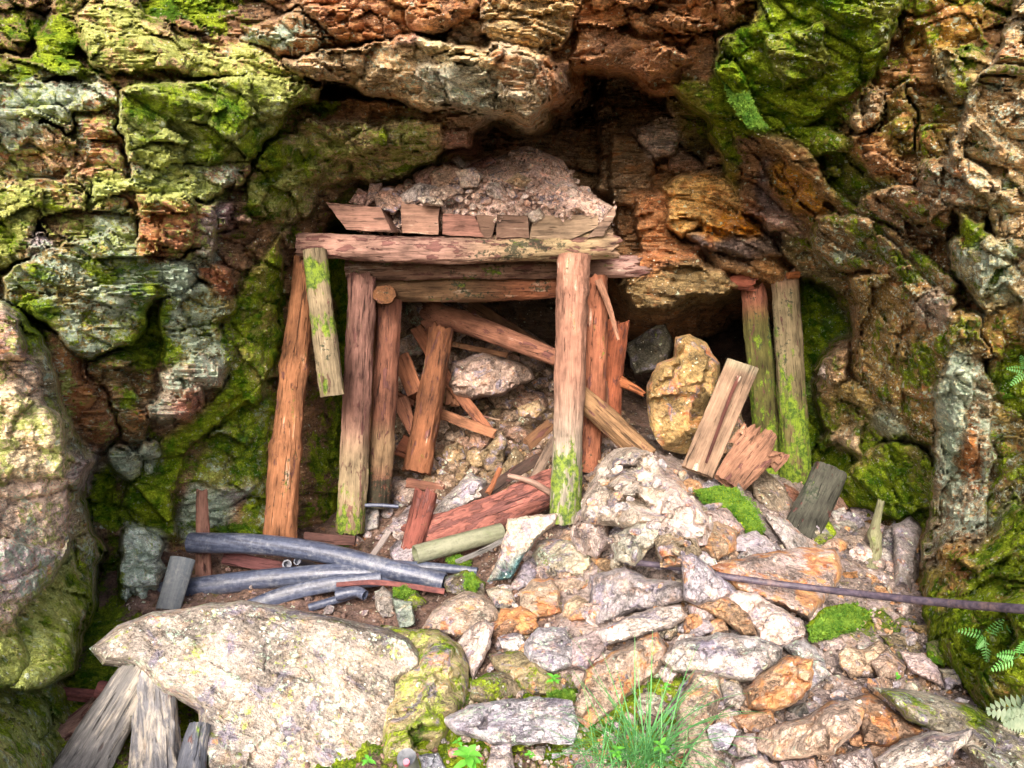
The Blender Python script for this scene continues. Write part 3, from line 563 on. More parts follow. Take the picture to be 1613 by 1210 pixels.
# the hill behind the rock face keeps daylight out of the cave
hv = at(*[np.array(q, float) for q in zip(*[(-340,-280,4.2),(1940,-280,4.2),(1940,-280,14),(-340,-280,14),(-340,1290,4.2),(1940,1290,4.2),(1940,1290,14),(-340,1290,14)])])
hl = make('hill', hv, [(0,3,2,1),(3,7,6,2),(0,4,7,3),(1,2,6,5)], M_SOIL, origin=(0, 8, 0), smooth=False, attrs={'Col': np.tile(BRN, (8, 1)), 'msk': np.zeros((8, 3)), 'msk2': np.zeros((8, 3))})
tag(hl, 'solid hillside behind the rock face', kind='structure')

# ------------------------------------------------------------------ the ground
def gz(px, py, z): return (px, py, dz(py, z))
ground_pts = [gz(-300,1300,0), gz(0,1300,0), gz(800,1300,0), gz(1600,1300,.1), gz(1900,1300,.2), gz(-300,1700,0), gz(800,1700,0), gz(1900,1700,.1), gz(100,1120,0), gz(300,1120,-.06),
  gz(300,980,-.06), gz(200,960,-.02), gz(500,940,-.06), gz(430,870,-.06), gz(550,850,-.1), gz(700,880,-.06), gz(800,1100,0), gz(800,1000,.03), gz(800,900,0.02),
  gz(900,840,.08), gz(1000,720,.45), gz(1100,765,.36), gz(1000,850,.27), gz(1200,850,.22), gz(1300,900,.16), gz(1200,1000,.13), gz(1400,1050,.13), gz(1000,1000,.1), gz(1100,1150,.06),
  gz(1450,1150,.13), gz(1400,900,.06), gz(1250,780,.2), gz(1330,790,.08), gz(1450,950,.05), gz(600,800,-.02), gz(700,760,.1), gz(750,680,.3), gz(750,600,.55), (800,540,5.9), (650,560,5.6),
  (650,480,6.1), (860,700,4.9), gz(850,790,.03), (560,700,5.4), (930,690,4.7), (1080,640,6.6), (1190,660,6.0), (300,700,5.4), (100,700,4.8), (-300,700,4.2), (1500,700,4.9), (1800,700,4.2),
  (500,500,6.6), (0,450,6), (1060,500,9.0), (1300,500,7.5), (1800,450,6), (160,960,3.35), (490,740,5.5), (490,815,4.85), (470,850,4.2)]
f_ground = tps(ground_pts)
ggx = np.arange(-330, 1930, 4.5); ggy = np.arange(455, 1680, 4.5)
GU, GV = np.meshgrid(ggx, ggy)
GD = coarse(f_ground, GU, GV)
GW = at(GU, GV, GD)
gn = 0.02 * fbm(GW * 5, 4) + 0.008 * fbm(GW * 22, 3)
wv3, we3 = worley(GW * 22.0, 1.0); wv4, we4 = worley(GW * 45.0, 1.0)
gn += 0.011 * wv3 + 0.006 * wv4
GW[..., 2] += gn; GW[..., 1] -= gn * 0.5
gc = np.zeros(GU.shape + (3,)); gc[:] = (.20, .13, .10)
ri = ((GU > 880) & (GV > 690)); gc[ri] = (.36, .29, .26)
cv = (GV < 800) & (GU > 540) & (GU < 900); gc[cv] = (.15, .10, .065)
gk = np.zeros_like(gc); gk2 = np.zeros_like(gc); gk[..., 0] = .1; gk2[..., 2] = .08
gk[..., 0] += .3 * (GV > 1060) * (GU < 1080) - .1 * cv
for x, y, rx, ry, am in [(250,1050,60,40,.4),(700,1180,70,50,.2),(900,1110,60,40,.2),(1330,980,60,30,.4),(1420,1010,60,40,.3),(1450,1130,80,40,.2),(1000,1110,80,60,.2),(160,1000,60,120,.5)]:
    gk[..., 0] += am * np.exp(-(((GU - x) / rx) ** 2 + ((GV - y) / ry) ** 2))
gc = blur(gc, 8)
n1_, n2_ = GU.shape; idx = np.arange(n1_ * n2_).reshape(n1_, n2_)
F4 = np.stack([idx[:-1, :-1], idx[1:, :-1], idx[1:, 1:], idx[:-1, 1:]], -1).reshape(-1, 4)
gr = make('ground', GW.reshape(-1, 3), F4, M_SOIL, origin=(0, 3, 0), attrs={'Col': gc.reshape(-1, 3), 'msk': gk.reshape(-1, 3), 'msk2': gk2.reshape(-1, 3)})
tag(gr, kind='structure')
f_gd = lambda x, y: float(f_ground(np.array([float(x)]), np.array([float(y)]))[0])

# ------------------------------------------------------------------ loose rocks
def hsh(s): return sum(ord(c) * (i + 7) for i, c in enumerate(s)) % 9973
def rock(label, poly, col, moss=0, mint=0, rust=0, lime=0, dark=0, spk=.04, off=0.0, T=None, depth=None, tilt=None, group=None, name='rock', cat='rock', slab=0.0, mat=None, parent=None, kind=None, res=1.0, facet=1.0, seed=None, layer=False, rug=1.3):
    A = np.array(poly, float); c = A.mean(0)
    area = 0.5 * abs(np.dot(A[:, 0], np.roll(A[:, 1], -1)) - np.dot(A[:, 1], np.roll(A[:, 0], -1))); size = math.sqrt(area)
    sd_ = hsh(label + str(poly[0])) if seed is None else seed; rs = np.random.RandomState(sd_)
    dg = f_gd(*c) if depth is None else depth; m = dg / F
    if tilt is None:
        tilt = ((f_gd(c[0] + 20, c[1]) - f_gd(c[0] - 20, c[1])) / 40 * .6, max(-.0075, (f_gd(c[0], c[1] + 20) - f_gd(c[0], c[1] - 20)) / 40) * .6)
    else: tilt = (tilt[0] / 100, tilt[1] / 100)
    if T is None: T = 0.5 * size * m
    d0 = dg - 0.5 * T + off; tilt = (tilt[0] + rs.uniform(-.0012, .0012), tilt[1] + rs.uniform(-.001, .001))
    e = min(4.5, max(1.9, size / 24)) * res
    bd = []
    n = len(A)
    for i in range(n):
        a, b = A[i], A[(i + 1) % n]; k = max(1, int(np.hypot(*(b - a)) / e))
        for j in range(k): bd.append(a + (b - a) * j / k)
    bd = np.array(bd)
    q = np.stack([bd[:, 0] / (size * .35) + sd_, bd[:, 1] / (size * .35), np.zeros(len(bd))], -1)
    rr = bd - c; rl = np.linalg.norm(rr, axis=1)[:, None] + 1e-6
    bd = bd + rr / rl * ((min(0.035 * size, 3.5) + .5) * fbm(q, 3, .6))[:, None]
    x0, y0 = bd.min(0); x1, y1 = bd.max(0)
    X, Y = np.meshgrid(np.arange(x0, x1, e), np.arange(y0, y1, e))
    X = (X + rs.uniform(-.3, .3, X.shape) * e).ravel(); Y = (Y + rs.uniform(-.3, .3, Y.shape) * e).ravel()
    s = sdf(X, Y, bd); ok = s > .55 * e
    X, Y = X[ok], Y[ok]
    allp = np.concatenate([bd, np.stack([X, Y], -1)]); nb = len(bd)
    s = np.concatenate([np.zeros(nb), s[ok]])
    r = delaunay_2d_cdt([Vector((float(a), float(b))) for a, b in allp], [], [list(range(nb))], 1, 1e-4)
    vs = np.array([list(v) for v in r[0]]); tris = [list(t) for t in r[2] if len(t) == 3]
    orig = r[3]; 
    sv = np.array([s[o[0]] if o else 0 for o in orig]); isb = np.array([(o[0] < nb) if o else True for o in orig])
    sv[isb] = 0
    px, py = vs[:, 0], vs[:, 1]; nv = len(vs)
    u, v = (px - c[0]) * m, (py - c[1]) * m; sm = sv * m
    ang = np.arctan2(v, u)
    kk = 1.5 + .9 * perlin(np.stack([np.cos(ang) * 1.7 + sd_, np.sin(ang) * 1.7, np.zeros(nv)], -1))
    kk = (kk + slab * 2.5) * np.exp(.9 * fbm(np.stack([px / (size * .22), py / (size * .22), np.full(nv, sd_ * .1)], -1), 2))
    h = kk * sm + .3 * T * (1 - np.exp(-sm / (.06 * T + 1e-4)))
    hm = size * m
    for i in range(2 + int(2 * facet)):
        an = rs.uniform(0, 2 * math.pi); st_ = rs.uniform(.05, .55) * facet * (1 - .8 * slab)
        h = np.minimum(h, T * rs.uniform(.62, 1.05) + st_ * (u * math.cos(an) + v * math.sin(an)))
    h = np.minimum(h, T)
    W = at(px, py, d0 + tilt[0] * (px - c[0]) + tilt[1] * (py - c[1]) - h)
    Wn = W / hm
    w1, e1_ = worley(Wn * 2.3 + sd_ + .25 * perlin(Wn * 3 + 7)[:, None], 1.2); w2, e2_ = worley(Wn * 5.5 + sd_, 1.0)
    fade = np.clip(sm / (.12 * hm), 0, 1) * .8 + .2
    fade[isb] = 0
    amp = min(hm, .35)
    hd = rug * amp * (.085 * w1 * facet + .022 * w2 + .03 * fbm(Wn * 1.8 + sd_, 4)) + .003 * fbm(W * 45, 3)
    if layer: hd = hd + amp * .03 * ridged(np.stack([Wn[:, 0] * 2 + Wn[:, 2] * 6, Wn[:, 1], Wn[:, 2] * 12 - Wn[:, 0] * 5], -1), 3)
    h = h + hd * fade
    hb = (kk * sm * .8 + .2 * T * (1 - np.exp(-sm / (.06 * T + 1e-4))))
    hb = np.minimum(hb, T * .8) + amp * .05 * fbm(Wn * 2 + 55, 3) * fade
    base = d0 + tilt[0] * (px - c[0]) + tilt[1] * (py - c[1])
    front = at(px, py, base - h); back = at(px, py, base + hb)
    bi = np.full(nv, -1); inn = np.where(~isb)[0]; bi[inn] = nv + np.arange(len(inn)); bi[isb] = np.where(isb)[0]
    verts = np.concatenate([front, back[inn]])
    ff = []
    for t in tris:
        a, b, cc = t
        o_ = (vs[b][0] - vs[a][0]) * (vs[cc][1] - vs[a][1]) - (vs[b][1] - vs[a][1]) * (vs[cc][0] - vs[a][0])
        if o_ > 0: a, b, cc = a, cc, b
        ff.append((a, b, cc))
        if bi[a] != a or bi[b] != b or bi[cc] != cc: ff.append((bi[a], bi[cc], bi[b]))
    N = len(verts); jit = 1 + .12 * rs.uniform(-1, 1)
    cc_ = np.tile(np.array(col) * jit * (.84 if name in ('rock', 'stone', 'boulder') else 1), (N, 1)); k_ = np.tile((moss, mint, rust + (.035 if name in ('rock', 'stone') and rust > .02 else 0)), (N, 1)).astype(float); k2_ = np.tile((lime, dark, spk), (N, 1))
    o = make(name, verts, np.array(ff), mat or M_ROCK, parent=parent, attrs={'Col': cc_, 'msk': k_, 'msk2': k2_})
    o.data.set_sharp_from_angle(angle=R(29))
    if parent is None: tag(o, label, cat, group, kind)
    return o
def blob(x, y, s, rs, el=1.0):
    n = rs.randint(7, 11); a0 = rs.uniform(0, 6.28); sq = rs.uniform(.55, .9) * el; ro = rs.uniform(-.6, .6)
    out = []
    for i in range(n):
        a = a0 + (i + rs.uniform(-.3, .3)) / n * 6.283; r_ = s * rs.uniform(.78, 1.1)
        dx, dy = r_ * math.cos(a), r_ * sq * math.sin(a)
        out.append((x + dx * math.cos(ro) - dy * math.sin(ro), y + dx * math.sin(ro) + dy * math.cos(ro)))
    return out
GP = 'stones of the rubble pile'
rk = rock
# the two great foreground boulders
rk('huge flat slab with white lichen crust filling the lower left foreground', [(143,1022),(170,1000),(186,985),(240,963),(330,951),(382,948),(440,955),(482,963),(540,975),(612,990),(642,1006),(662,1030),(669,1050),(632,1072),(634,1112),(628,1150),(636,1240),(330,1250),(318,1180),(312,1122),(276,1102),(255,1096),(228,1066),(212,1054),(165,1048)],
   (.38,.33,.28), .16, .20, .07, .15, 0, .3, off=-.22, T=.17, slab=.3, facet=.5, rug=1.0, cat='boulder', name='boulder')
rk('rounded yellow mossy boulder directly right of the huge foreground slab', [(600,985),(640,990),(690,990),(724,1015),(740,1050),(736,1102),(712,1148),(692,1182),(640,1200),(600,1210)], (.45,.38,.2), .33, .1, .1, .3, off=.06, T=.2, facet=1.0, rug=1.8, cat='boulder', name='boulder')
for L, po, co, ex in [
 ('tall pale buff outcrop of crumbling stone crowning the rubble pile', [(914,812),(922,778),(938,745),(948,722),(967,708),(1000,703),(1030,711),(1042,742),(1060,768),(1066,800),(1040,826),(980,832),(930,828)], (.56,.48,.40), dict(off=-.10, T=.28, facet=2.6, rug=1.5, seed=11)),
 ('stepped pale flank of the buff outcrop, on its right', [(1030,748),(1050,750),(1078,772),(1100,796),(1122,824),(1114,858),(1080,862),(1046,850),(1020,820),(1016,780)], (.54,.45,.40), dict(off=-.12, T=.22, facet=2.6, rug=1.4, seed=12)),
 ('grey green flaky slab low on the face of the buff outcrop', [(960,846),(990,830),(1030,812),(1046,824),(1030,862),(1000,892),(968,886)], (.46,.44,.36), dict(off=-.20, T=.16, facet=2.4, rug=1.3, mint=.14, seed=13)),
 ('pinkish lower left shoulder of the buff outcrop', [(898,842),(908,806),(930,796),(958,822),(964,858),(940,880),(908,868)], (.52,.43,.39), dict(off=-.14, T=.2, facet=2.4, rug=1.3, seed=14)),
 ('yellow-brown crumbly foot of the buff outcrop, above the iron rod', [(1030,850),(1060,838),(1100,848),(1106,872),(1084,892),(1040,894)], (.46,.37,.25), dict(off=-.16, T=.14, facet=2.0, rug=2.4, rust=.16, seed=15))]:
    rk(L, po, co, .02, ex.pop('mint', .06), ex.pop('rust', .08), .03, cat='boulder', name='boulder', **ex)
# pile stones: label, outline, colour, moss, mint, rust, extra
for L, po, co, mo, mi, ru, ex in [
 ('lavender oval stone leaning beside the teal-based slab', [(803,925),(825,885),(840,876),(847,895),(845,915),(830,926),(812,932)], LAV, 0,.1,0,{}),
 ('greenish square-shouldered rock just right of the teal-based slab', [(836,875),(848,852),(872,846),(905,853),(933,868),(930,893),(912,908),(870,908),(845,910)], (.40,.36,.27), .1,.2,.05,{'off':-.04}),
 ('round tan boulder with mossy right shoulder behind the mossy foreground boulder', [(663,992),(680,965),(702,945),(732,933),(762,936),(782,955),(788,975),(765,988),(742,1002),(718,1006),(688,994)], (.47,.38,.30), .1,.12,.16,{'off':-.05,'facet':.4,'T':.1}),
 ('small knobbly cream stone above the round tan boulder', [(766,930),(785,921),(806,930),(813,950),(796,963),(779,956)], (.55,.48,.37), .05,.2,.1,{}),
 ('tan rock with an orange face left of the small oval stone', [(818,932),(838,914),(870,911),(882,930),(884,965),(860,974),(828,970),(818,950)], (.46,.36,.27), 0,.05,.22,{'off':-.04}),
 ('orange brown lump between the round tan boulder and the white chip', [(772,995),(790,960),(820,955),(846,970),(848,990),(830,1002),(800,1002),(782,1012)], (.44,.27,.17), .08,.05,.3,{}),
 ('tall pinkish shard leaning between the mossy boulder and the orange lump', [(720,1012),(740,985),(765,976),(780,985),(771,1022),(745,1072),(736,1042)], (.48,.40,.36), 0,.12,.06,{'off':-.08,'slab':.5}),
 ('small white angular stone below the orange brown lump', [(786,1006),(804,996),(825,999),(829,1018),(810,1027),(790,1022)], WHT, 0,.15,.05,{'off':-.03}),
 ('grey lavender boulder left of the long pinkish stone', [(823,1018),(848,988),(890,989),(908,1020),(912,1050),(872,1060),(833,1048)], (.40,.38,.40), 0,.2,.04,{'off':-.03}),
 ('long white brick-like stone lying across the middle of the pile', [(938,995),(1000,965),(1070,951),(1087,972),(1055,991),(1000,1006),(952,1018)], (.66,.58,.52), 0,.02,.06,{'off':-.09,'slab':.6,'facet':.5}),
 ('pink grey stone touching the left end of the white brick-like stone', [(873,1018),(920,1000),(946,990),(962,1014),(946,1032),(925,1057),(900,1052),(877,1032)], (.47,.38,.37), 0,.1,.05,{'off':-.05}),
 ('low mossy rock with dark underside above the blue-grey spear-shaped rock', [(742,1072),(780,1057),(815,1062),(828,1090),(802,1102),(760,1110),(738,1102)], (.33,.27,.17), .33,.15,.05,{}),
 ('mossy two-toned slab with an orange edge below the small white angular stone', [(768,1030),(820,1024),(852,1050),(883,1070),(887,1091),(840,1097),(813,1076),(778,1052)], (.36,.3,.17), .26,.12,.12,{}),
 ('blue-grey spear-shaped rock lying in front of the mossy stones', [(690,1132),(742,1111),(790,1101),(850,1097),(902,1104),(914,1140),(900,1172),(850,1172),(780,1174),(718,1157)], (.44,.42,.46), 0,.22,.0,{'off':-.08,'T':.09,'slab':.2}),
 ('long orange and grey slab rising to the right behind the grass', [(902,1132),(914,1080),(924,1055),(960,1030),(1010,1004),(1036,994),(1052,1020),(1036,1060),(990,1096),(960,1126),(925,1147)], (.46,.36,.28), 0,.12,.27,{'off':-.08,'T':.09,'slab':.3}),
 ('broad whitish grey slab under the arching grass blades', [(1038,1040),(1068,1010),(1130,996),(1192,1002),(1233,1020),(1227,1046),(1190,1077),(1150,1072),(1110,1062),(1060,1060)], (.50,.46,.43), 0,.18,.0,{'off':-.06,'layer':True}),
 ('pink block with a white corner below the big orange plank-shaped slab', [(1136,940),(1160,930),(1192,936),(1232,960),(1266,978),(1270,1000),(1240,1019),(1193,1021),(1188,990),(1163,962)], (.56,.46,.41), 0,.08,.05,{'off':-.10}),
 ('jagged brown layered stone wedged left of the pink block', [(1083,952),(1115,934),(1150,940),(1182,970),(1193,1002),(1170,1002),(1140,977),(1110,962)], (.42,.28,.17), 0,0,.22,{'off':-.10,'layer':True}),
 ('pointed blue-grey stone standing against the iron rod', [(1071,868),(1092,871),(1116,890),(1151,920),(1168,937),(1130,947),(1095,952),(1078,946),(1073,910)], (.40,.37,.40), 0,.08,.1,{'off':-.16,'slab':.3}),
 ('big orange-streaked plank-shaped slab beneath the iron rod', [(1112,892),(1180,875),(1240,865),(1321,861),(1327,900),(1316,925),(1300,950),(1275,976),(1250,966),(1190,941),(1158,931)], (.47,.37,.33), 0,.06,.27,{'off':-.06,'T':.1,'slab':.6,'facet':.4}),
 ('broad lavender slab left of the pointed blue-grey stone', [(926,905),(985,894),(1022,909),(1077,919),(1083,945),(1062,952),(1000,966),(940,988),(926,950)], (.42,.38,.38), 0,.1,.04,{'off':-.02,'slab':.3}),
 ('small tan oval stone left of the broad lavender slab', [(888,952),(908,935),(926,948),(928,975),(902,980),(886,970)], (.46,.35,.24), 0,.05,.15,{'off':-.03}),
 ('small orange-and-white stone above the tan rock with an orange face', [(869,916),(904,907),(927,920),(902,936),(880,932)], (.55,.42,.32), 0,.08,.14,{}),
 ('orange-white stone at the left foot of the pale buff outcrop', [(877,848),(914,832),(940,840),(936,856),(904,860)], (.52,.38,.27), 0,.1,.2,{'off':-.04}),
 ('small orange lump beside the hidden end of the iron rod', [(928,878),(958,880),(990,895),(976,910),(945,897)], (.52,.35,.2), 0,.05,.22,{'off':-.03}),
 ('knobbly orange stone under the right flank of the pale buff outcrop', [(1100,833),(1130,821),(1162,835),(1160,866),(1130,882),(1103,866)], (.48,.34,.22), 0,.05,.25,{'off':-.07}),
 ('long flat stone with an orange edge along the bright moss cushion', [(1108,806),(1145,799),(1170,830),(1167,842),(1140,830),(1113,821)], (.40,.32,.3), 0,.05,.15,{'off':-.07}),
 ('lavender slab just above the big orange-streaked slab', [(1148,850),(1192,835),(1237,868),(1202,877),(1160,868)], (.43,.39,.41), 0,.05,.05,{'off':-.06,'slab':.4}),
 ('dark flat wedge of slate behind the bright moss cushion', [(1163,760),(1192,800),(1248,868),(1232,872),(1195,832),(1158,782)], (.22,.19,.18), .05,.05,.05,{'off':-.05,'slab':.5}),
 ('dark blocky rock with a cream underside behind the moss cushion', [(1178,748),(1204,738),(1236,768),(1252,800),(1240,817),(1210,807),(1188,782)], (.28,.23,.17), .1,.1,.05,{'off':-.05,'layer':True}),
 ('speckled grey and orange stone at the foot of the dark leaning log', [(1203,806),(1242,820),(1272,850),(1278,870),(1245,870),(1223,842)], (.42,.38,.36), 0,.1,.15,{'off':-.07}),
 ('small dark red stone between the green post and the dark leaning log', [(1233,760),(1258,773),(1264,786),(1245,797)], RED, 0,.05,.05,{}),
 ('reddish splintered stone right of the dark leaning log', [(1298,792),(1330,780),(1337,802),(1305,818)], (.40,.25,.19), 0,.05,.1,{}),
 ('small white stone right of the dark leaning log', [(1308,806),(1330,799),(1337,816),(1315,823)], WHT, .02,.1,.0,{'off':-.04}),
 ('pinkish angular rock under the green boulder on the right', [(1338,800),(1370,789),(1380,815),(1350,827)], (.48,.40,.38), 0,.1,.0,{'off':-.03}),
 ('brownish pink rock left of the lichened branch', [(1320,852),(1360,829),(1380,840),(1372,872),(1340,870)], (.44,.35,.29), 0,.12,.08,{'off':-.04}),
 ('small moss-covered stone at the foot of the dark leaning log', [(1280,852),(1304,814),(1317,840),(1302,868)], (.3,.3,.15), .4,.15,0,{'off':-.05}),
 ('pale grey wedge between the moss-covered stone and the lichened branch', [(1310,826),(1346,815),(1352,832),(1325,852)], (.42,.40,.35), .05,.15,0,{}),
 ('upright rounded purple-grey stone right of the lichened branch', [(1407,828),(1433,812),(1455,828),(1453,880),(1436,938),(1408,926)], (.36,.32,.30), .02,.12,.06,{'off':-.1,'facet':.4,'T':.12}),
 ('thin upright grey stone left of the upright rounded stone', [(1387,842),(1411,820),(1409,902),(1384,892)], (.36,.33,.31), .04,.14,.05,{'off':-.06,'slab':.4}),
 ('brown stone behind the upright rounded stone', [(1428,802),(1455,794),(1470,840),(1450,852)], (.28,.23,.14), .15,.1,.05,{}),
 ('small orange flake under the lichened branch', [(1322,902),(1350,900),(1352,910),(1325,913)], (.55,.28,.12), 0,0,.25,{'off':-.02}),
 ('orange rock with a grey notch on the right side of the pile', [(1321,1030),(1335,1016),(1360,1024),(1386,1007),(1398,1020),(1377,1062),(1340,1068),(1320,1046)], (.50,.37,.26), 0,.08,.18,{'off':-.06}),
 ('brown angular rock between the orange notched rock and the pink-and-white rock', [(1371,1042),(1400,1020),(1427,1050),(1422,1067),(1385,1072)], (.40,.30,.23), 0,.08,.1,{'off':-.06}),
 ('pink-and-white banded rock on the right edge of the pile', [(1418,1026),(1455,1029),(1477,1050),(1488,1083),(1450,1067),(1430,1052)], (.60,.48,.45), 0,.05,.08,{'off':-.09,'slab':.3}),
 ('smooth olive grey stone next to the pink-and-white banded rock', [(1479,1053),(1511,1054),(1514,1076),(1490,1090)], (.38,.35,.26), .1,.1,0,{'off':-.08}),
 ('flat brown mossy stone behind the brown angular rock', [(1384,1001),(1430,998),(1457,1020),(1440,1030),(1400,1020)], (.38,.30,.18), .22,.08,.08,{}),
 ('rust and moss stone at the foot of the mossy right wall', [(1430,985),(1487,984),(1488,1012),(1460,1007)], (.40,.30,.15), .2,0,.12,{'off':-.05}),
 ('round moss-covered stone at the foot of the mossy right wall', [(1458,1012),(1482,1004),(1492,1030),(1487,1052),(1460,1042)], (.3,.3,.12), .42,.05,0,{'off':-.08,'facet':.3}),
 ('peach-orange boulder in the lower right of the pile', [(1172,1087),(1200,1059),(1240,1034),(1281,1038),(1278,1082),(1256,1107),(1220,1120),(1177,1117)], (.55,.37,.24), 0,.06,.27,{'off':-.10}),
 ('grey and white mottled stone behind the peach-orange boulder', [(1232,1018),(1265,1004),(1292,1030),(1308,1062),(1276,1088),(1262,1046)], (.42,.40,.40), 0,.24,.0,{'off':-.04}),
 ('long pale orange boulder lying along the bottom right', [(1193,1177),(1198,1150),(1260,1129),(1310,1104),(1346,1101),(1361,1120),(1352,1152),(1312,1187),(1260,1197),(1218,1197)], (.58,.44,.34), 0,.1,.2,{'off':-.12,'T':.13}),
 ('rusty brown flat slab right of the long pale orange boulder', [(1340,1102),(1370,1089),(1400,1109),(1432,1140),(1462,1151),(1400,1177),(1358,1172),(1352,1132)], (.33,.22,.15), .06,.05,.25,{'off':-.05,'slab':.4}),
 ('white fish-shaped rock at the lower right edge', [(1376,1196),(1420,1164),(1470,1149),(1498,1154),(1533,1146),(1522,1172),(1490,1202),(1440,1224),(1390,1224)], (.64,.57,.50), .02,.12,.1,{'off':-.15,'facet':.7}),
 ('long mossy sloping slab in the bottom right corner', [(1376,1083),(1450,1087),(1520,1108),(1620,1148),(1680,1235),(1560,1225),(1500,1165),(1430,1134)], (.33,.30,.23), .27,.18,.05,{'off':-.08,'T':.1,'slab':.5,'lime':.15}),
 ('upright orange-grey slab behind the tips of the grass', [(1062,1196),(1066,1110),(1094,1054),(1132,1064),(1138,1100),(1122,1142),(1092,1182)], (.45,.36,.28), .06,.15,.22,{'off':-.08,'slab':.4}),
 ('grey striped stone right of the upright orange-grey slab', [(1130,1072),(1160,1071),(1178,1100),(1166,1117),(1140,1112)], (.42,.38,.34), .02,.1,.05,{'off':-.01,'layer':True}),
 ('small dark rounded stone between the two orange boulders', [(1238,1116),(1268,1106),(1275,1124),(1252,1136)], (.13,.13,.12), .05,.05,0,{'off':-.05,'facet':.3}),
 ('orange stone below the peach-orange boulder', [(1153,1127),(1215,1117),(1223,1140),(1196,1157),(1165,1147)], (.54,.36,.24), 0,.05,.22,{'off':-.05}),
 ('small white and violet stone below the upright orange-grey slab', [(1112,1144),(1138,1136),(1163,1150),(1146,1182),(1118,1182)], (.56,.54,.58), 0,.2,0,{'off':-.10}),
 ('tan slab at the bottom edge right of the grass tuft', [(1070,1232),(1082,1175),(1110,1150),(1134,1188),(1124,1232)], (.44,.36,.29), .1,.1,.1,{'off':-.07}),
 ('mottled grey stone above the bottom edge right of the white and violet stone', [(1152,1162),(1190,1154),(1194,1190),(1165,1194)], (.44,.38,.36), 0,.12,.08,{'off':-.07}),
 ('pale peach stone on the bottom edge below the mottled grey stone', [(1157,1202),(1200,1189),(1234,1218),(1200,1240),(1165,1236)], (.60,.50,.44), 0,.05,.12,{'off':-.08}),
 ('brown-violet stone on the bottom edge under the long pale orange boulder', [(1230,1200),(1282,1193),(1296,1224),(1240,1236)], (.38,.30,.30), 0,.1,.08,{'off':-.06}),
 ('light lavender stone on the bottom edge left of the white fish-shaped rock', [(1308,1192),(1370,1178),(1384,1216),(1330,1236)], (.56,.48,.46), 0,.12,.05,{'off':-.08}),
 ('dark lavender stone under the white brick-like stone', [(1056,995),(1078,975),(1112,974),(1134,990),(1100,1005)], (.38,.35,.37), 0,.05,0,{'off':-.01}),
 ('small orange cube-like stone in a gap beside the dark lavender stone', [(1113,982),(1140,969),(1147,992),(1120,1002)], (.52,.34,.22), 0,.05,.2,{'off':-.05}),
 ('pinkish grey block between the white brick-like stone and the brown layered stone', [(1083,956),(1100,944),(1118,952),(1128,976),(1105,984),(1088,978)], (.43,.36,.35), 0,.05,.05,{'off':-.05}),
 ('tapered pinkish stone on the bottom edge below the blue-grey spear-shaped rock', [(762,1226),(774,1175),(805,1173),(813,1226)], (.46,.39,.36), .05,.1,0,{'off':-.05}),
 ('small pale cube-like stone below the blue-grey spear-shaped rock', [(833,1182),(860,1174),(857,1196),(838,1198)], (.52,.45,.41), .05,.1,0,{'off':-.02}),
 ('small reddish pebble near the seedling in the foreground', [(705,1182),(722,1177),(727,1190),(709,1194)], (.45,.24,.17), 0,0,.1,{'off':-.03}),
 ('bluish stone on the bottom edge right of the tin can', [(658,1190),(690,1186),(705,1215),(668,1225)], (.36,.38,.42), .05,.15,0,{}),
 ('rounded grey stone left of the upright greenish block', [(590,932),(604,924),(620,938),(622,970),(603,974),(592,958)], (.40,.36,.32), 0,.12,.05,{'off':-.06}),
 ('upright squared greenish block by the end of the pipes', [(617,942),(650,948),(654,985),(630,992),(624,970)], (.25,.30,.25), .05,.1,0,{'off':-.08,'slab':.8,'facet':.2}),
 ('mossy dark clod between the pipes and the round tan boulder', [(618,925),(650,922),(672,948),(655,975),(640,958)], (.25,.22,.14), .32,.05,0,{'off':-.01}),
 ('dark mossy rock holding the end of the blue pipes', [(700,908),(735,898),(766,918),(764,942),(722,938),(702,932)], (.2,.17,.12), .28,.05,0,{'off':-.06}),
 ('upright pinkish disc-like stone beside the hollow grey pipe', [(612,865),(625,850),(645,850),(655,868),(652,890),(622,888)], (.46,.41,.44), 0,.1,0,{'off':-.06,'slab':.5,'facet':.2}),
 ('long pale striped slab leaning in the mine mouth behind the red log', [(678,812),(705,778),(740,743),(766,758),(762,785),(735,795),(700,818)], (.46,.42,.40), 0,.12,0,{'off':-.05,'layer':True,'slab':.4}),
 ('pinkish block at the foot of the third post', [(614,757),(650,754),(668,778),(642,797),(617,790)], (.40,.31,.26), 0,.05,.08,{'off':-.03}),
 ('small squared grey stone at the foot of the second post', [(569,802),(598,796),(596,832),(571,840)], (.42,.40,.38), 0,.1,0,{'off':-.06,'slab':.6,'facet':.2}),
 ('pointed grey slate shard right of the third post', [(617,710),(632,706),(650,745),(640,752),(625,735)], (.38,.30,.24), 0,.05,.08,{'off':-.02,'layer':True}),
 ('lavender slate pieces lying above the red log', [(600,840),(640,800),(672,788),(668,815),(640,838)], (.33,.28,.29), 0,.1,0,{'off':-.02,'slab':.4}),
 ]:
    rk(L, po, co, mo, mi, ru, cat='rock', group=GP if po[0][0] > 760 else None, **ex)
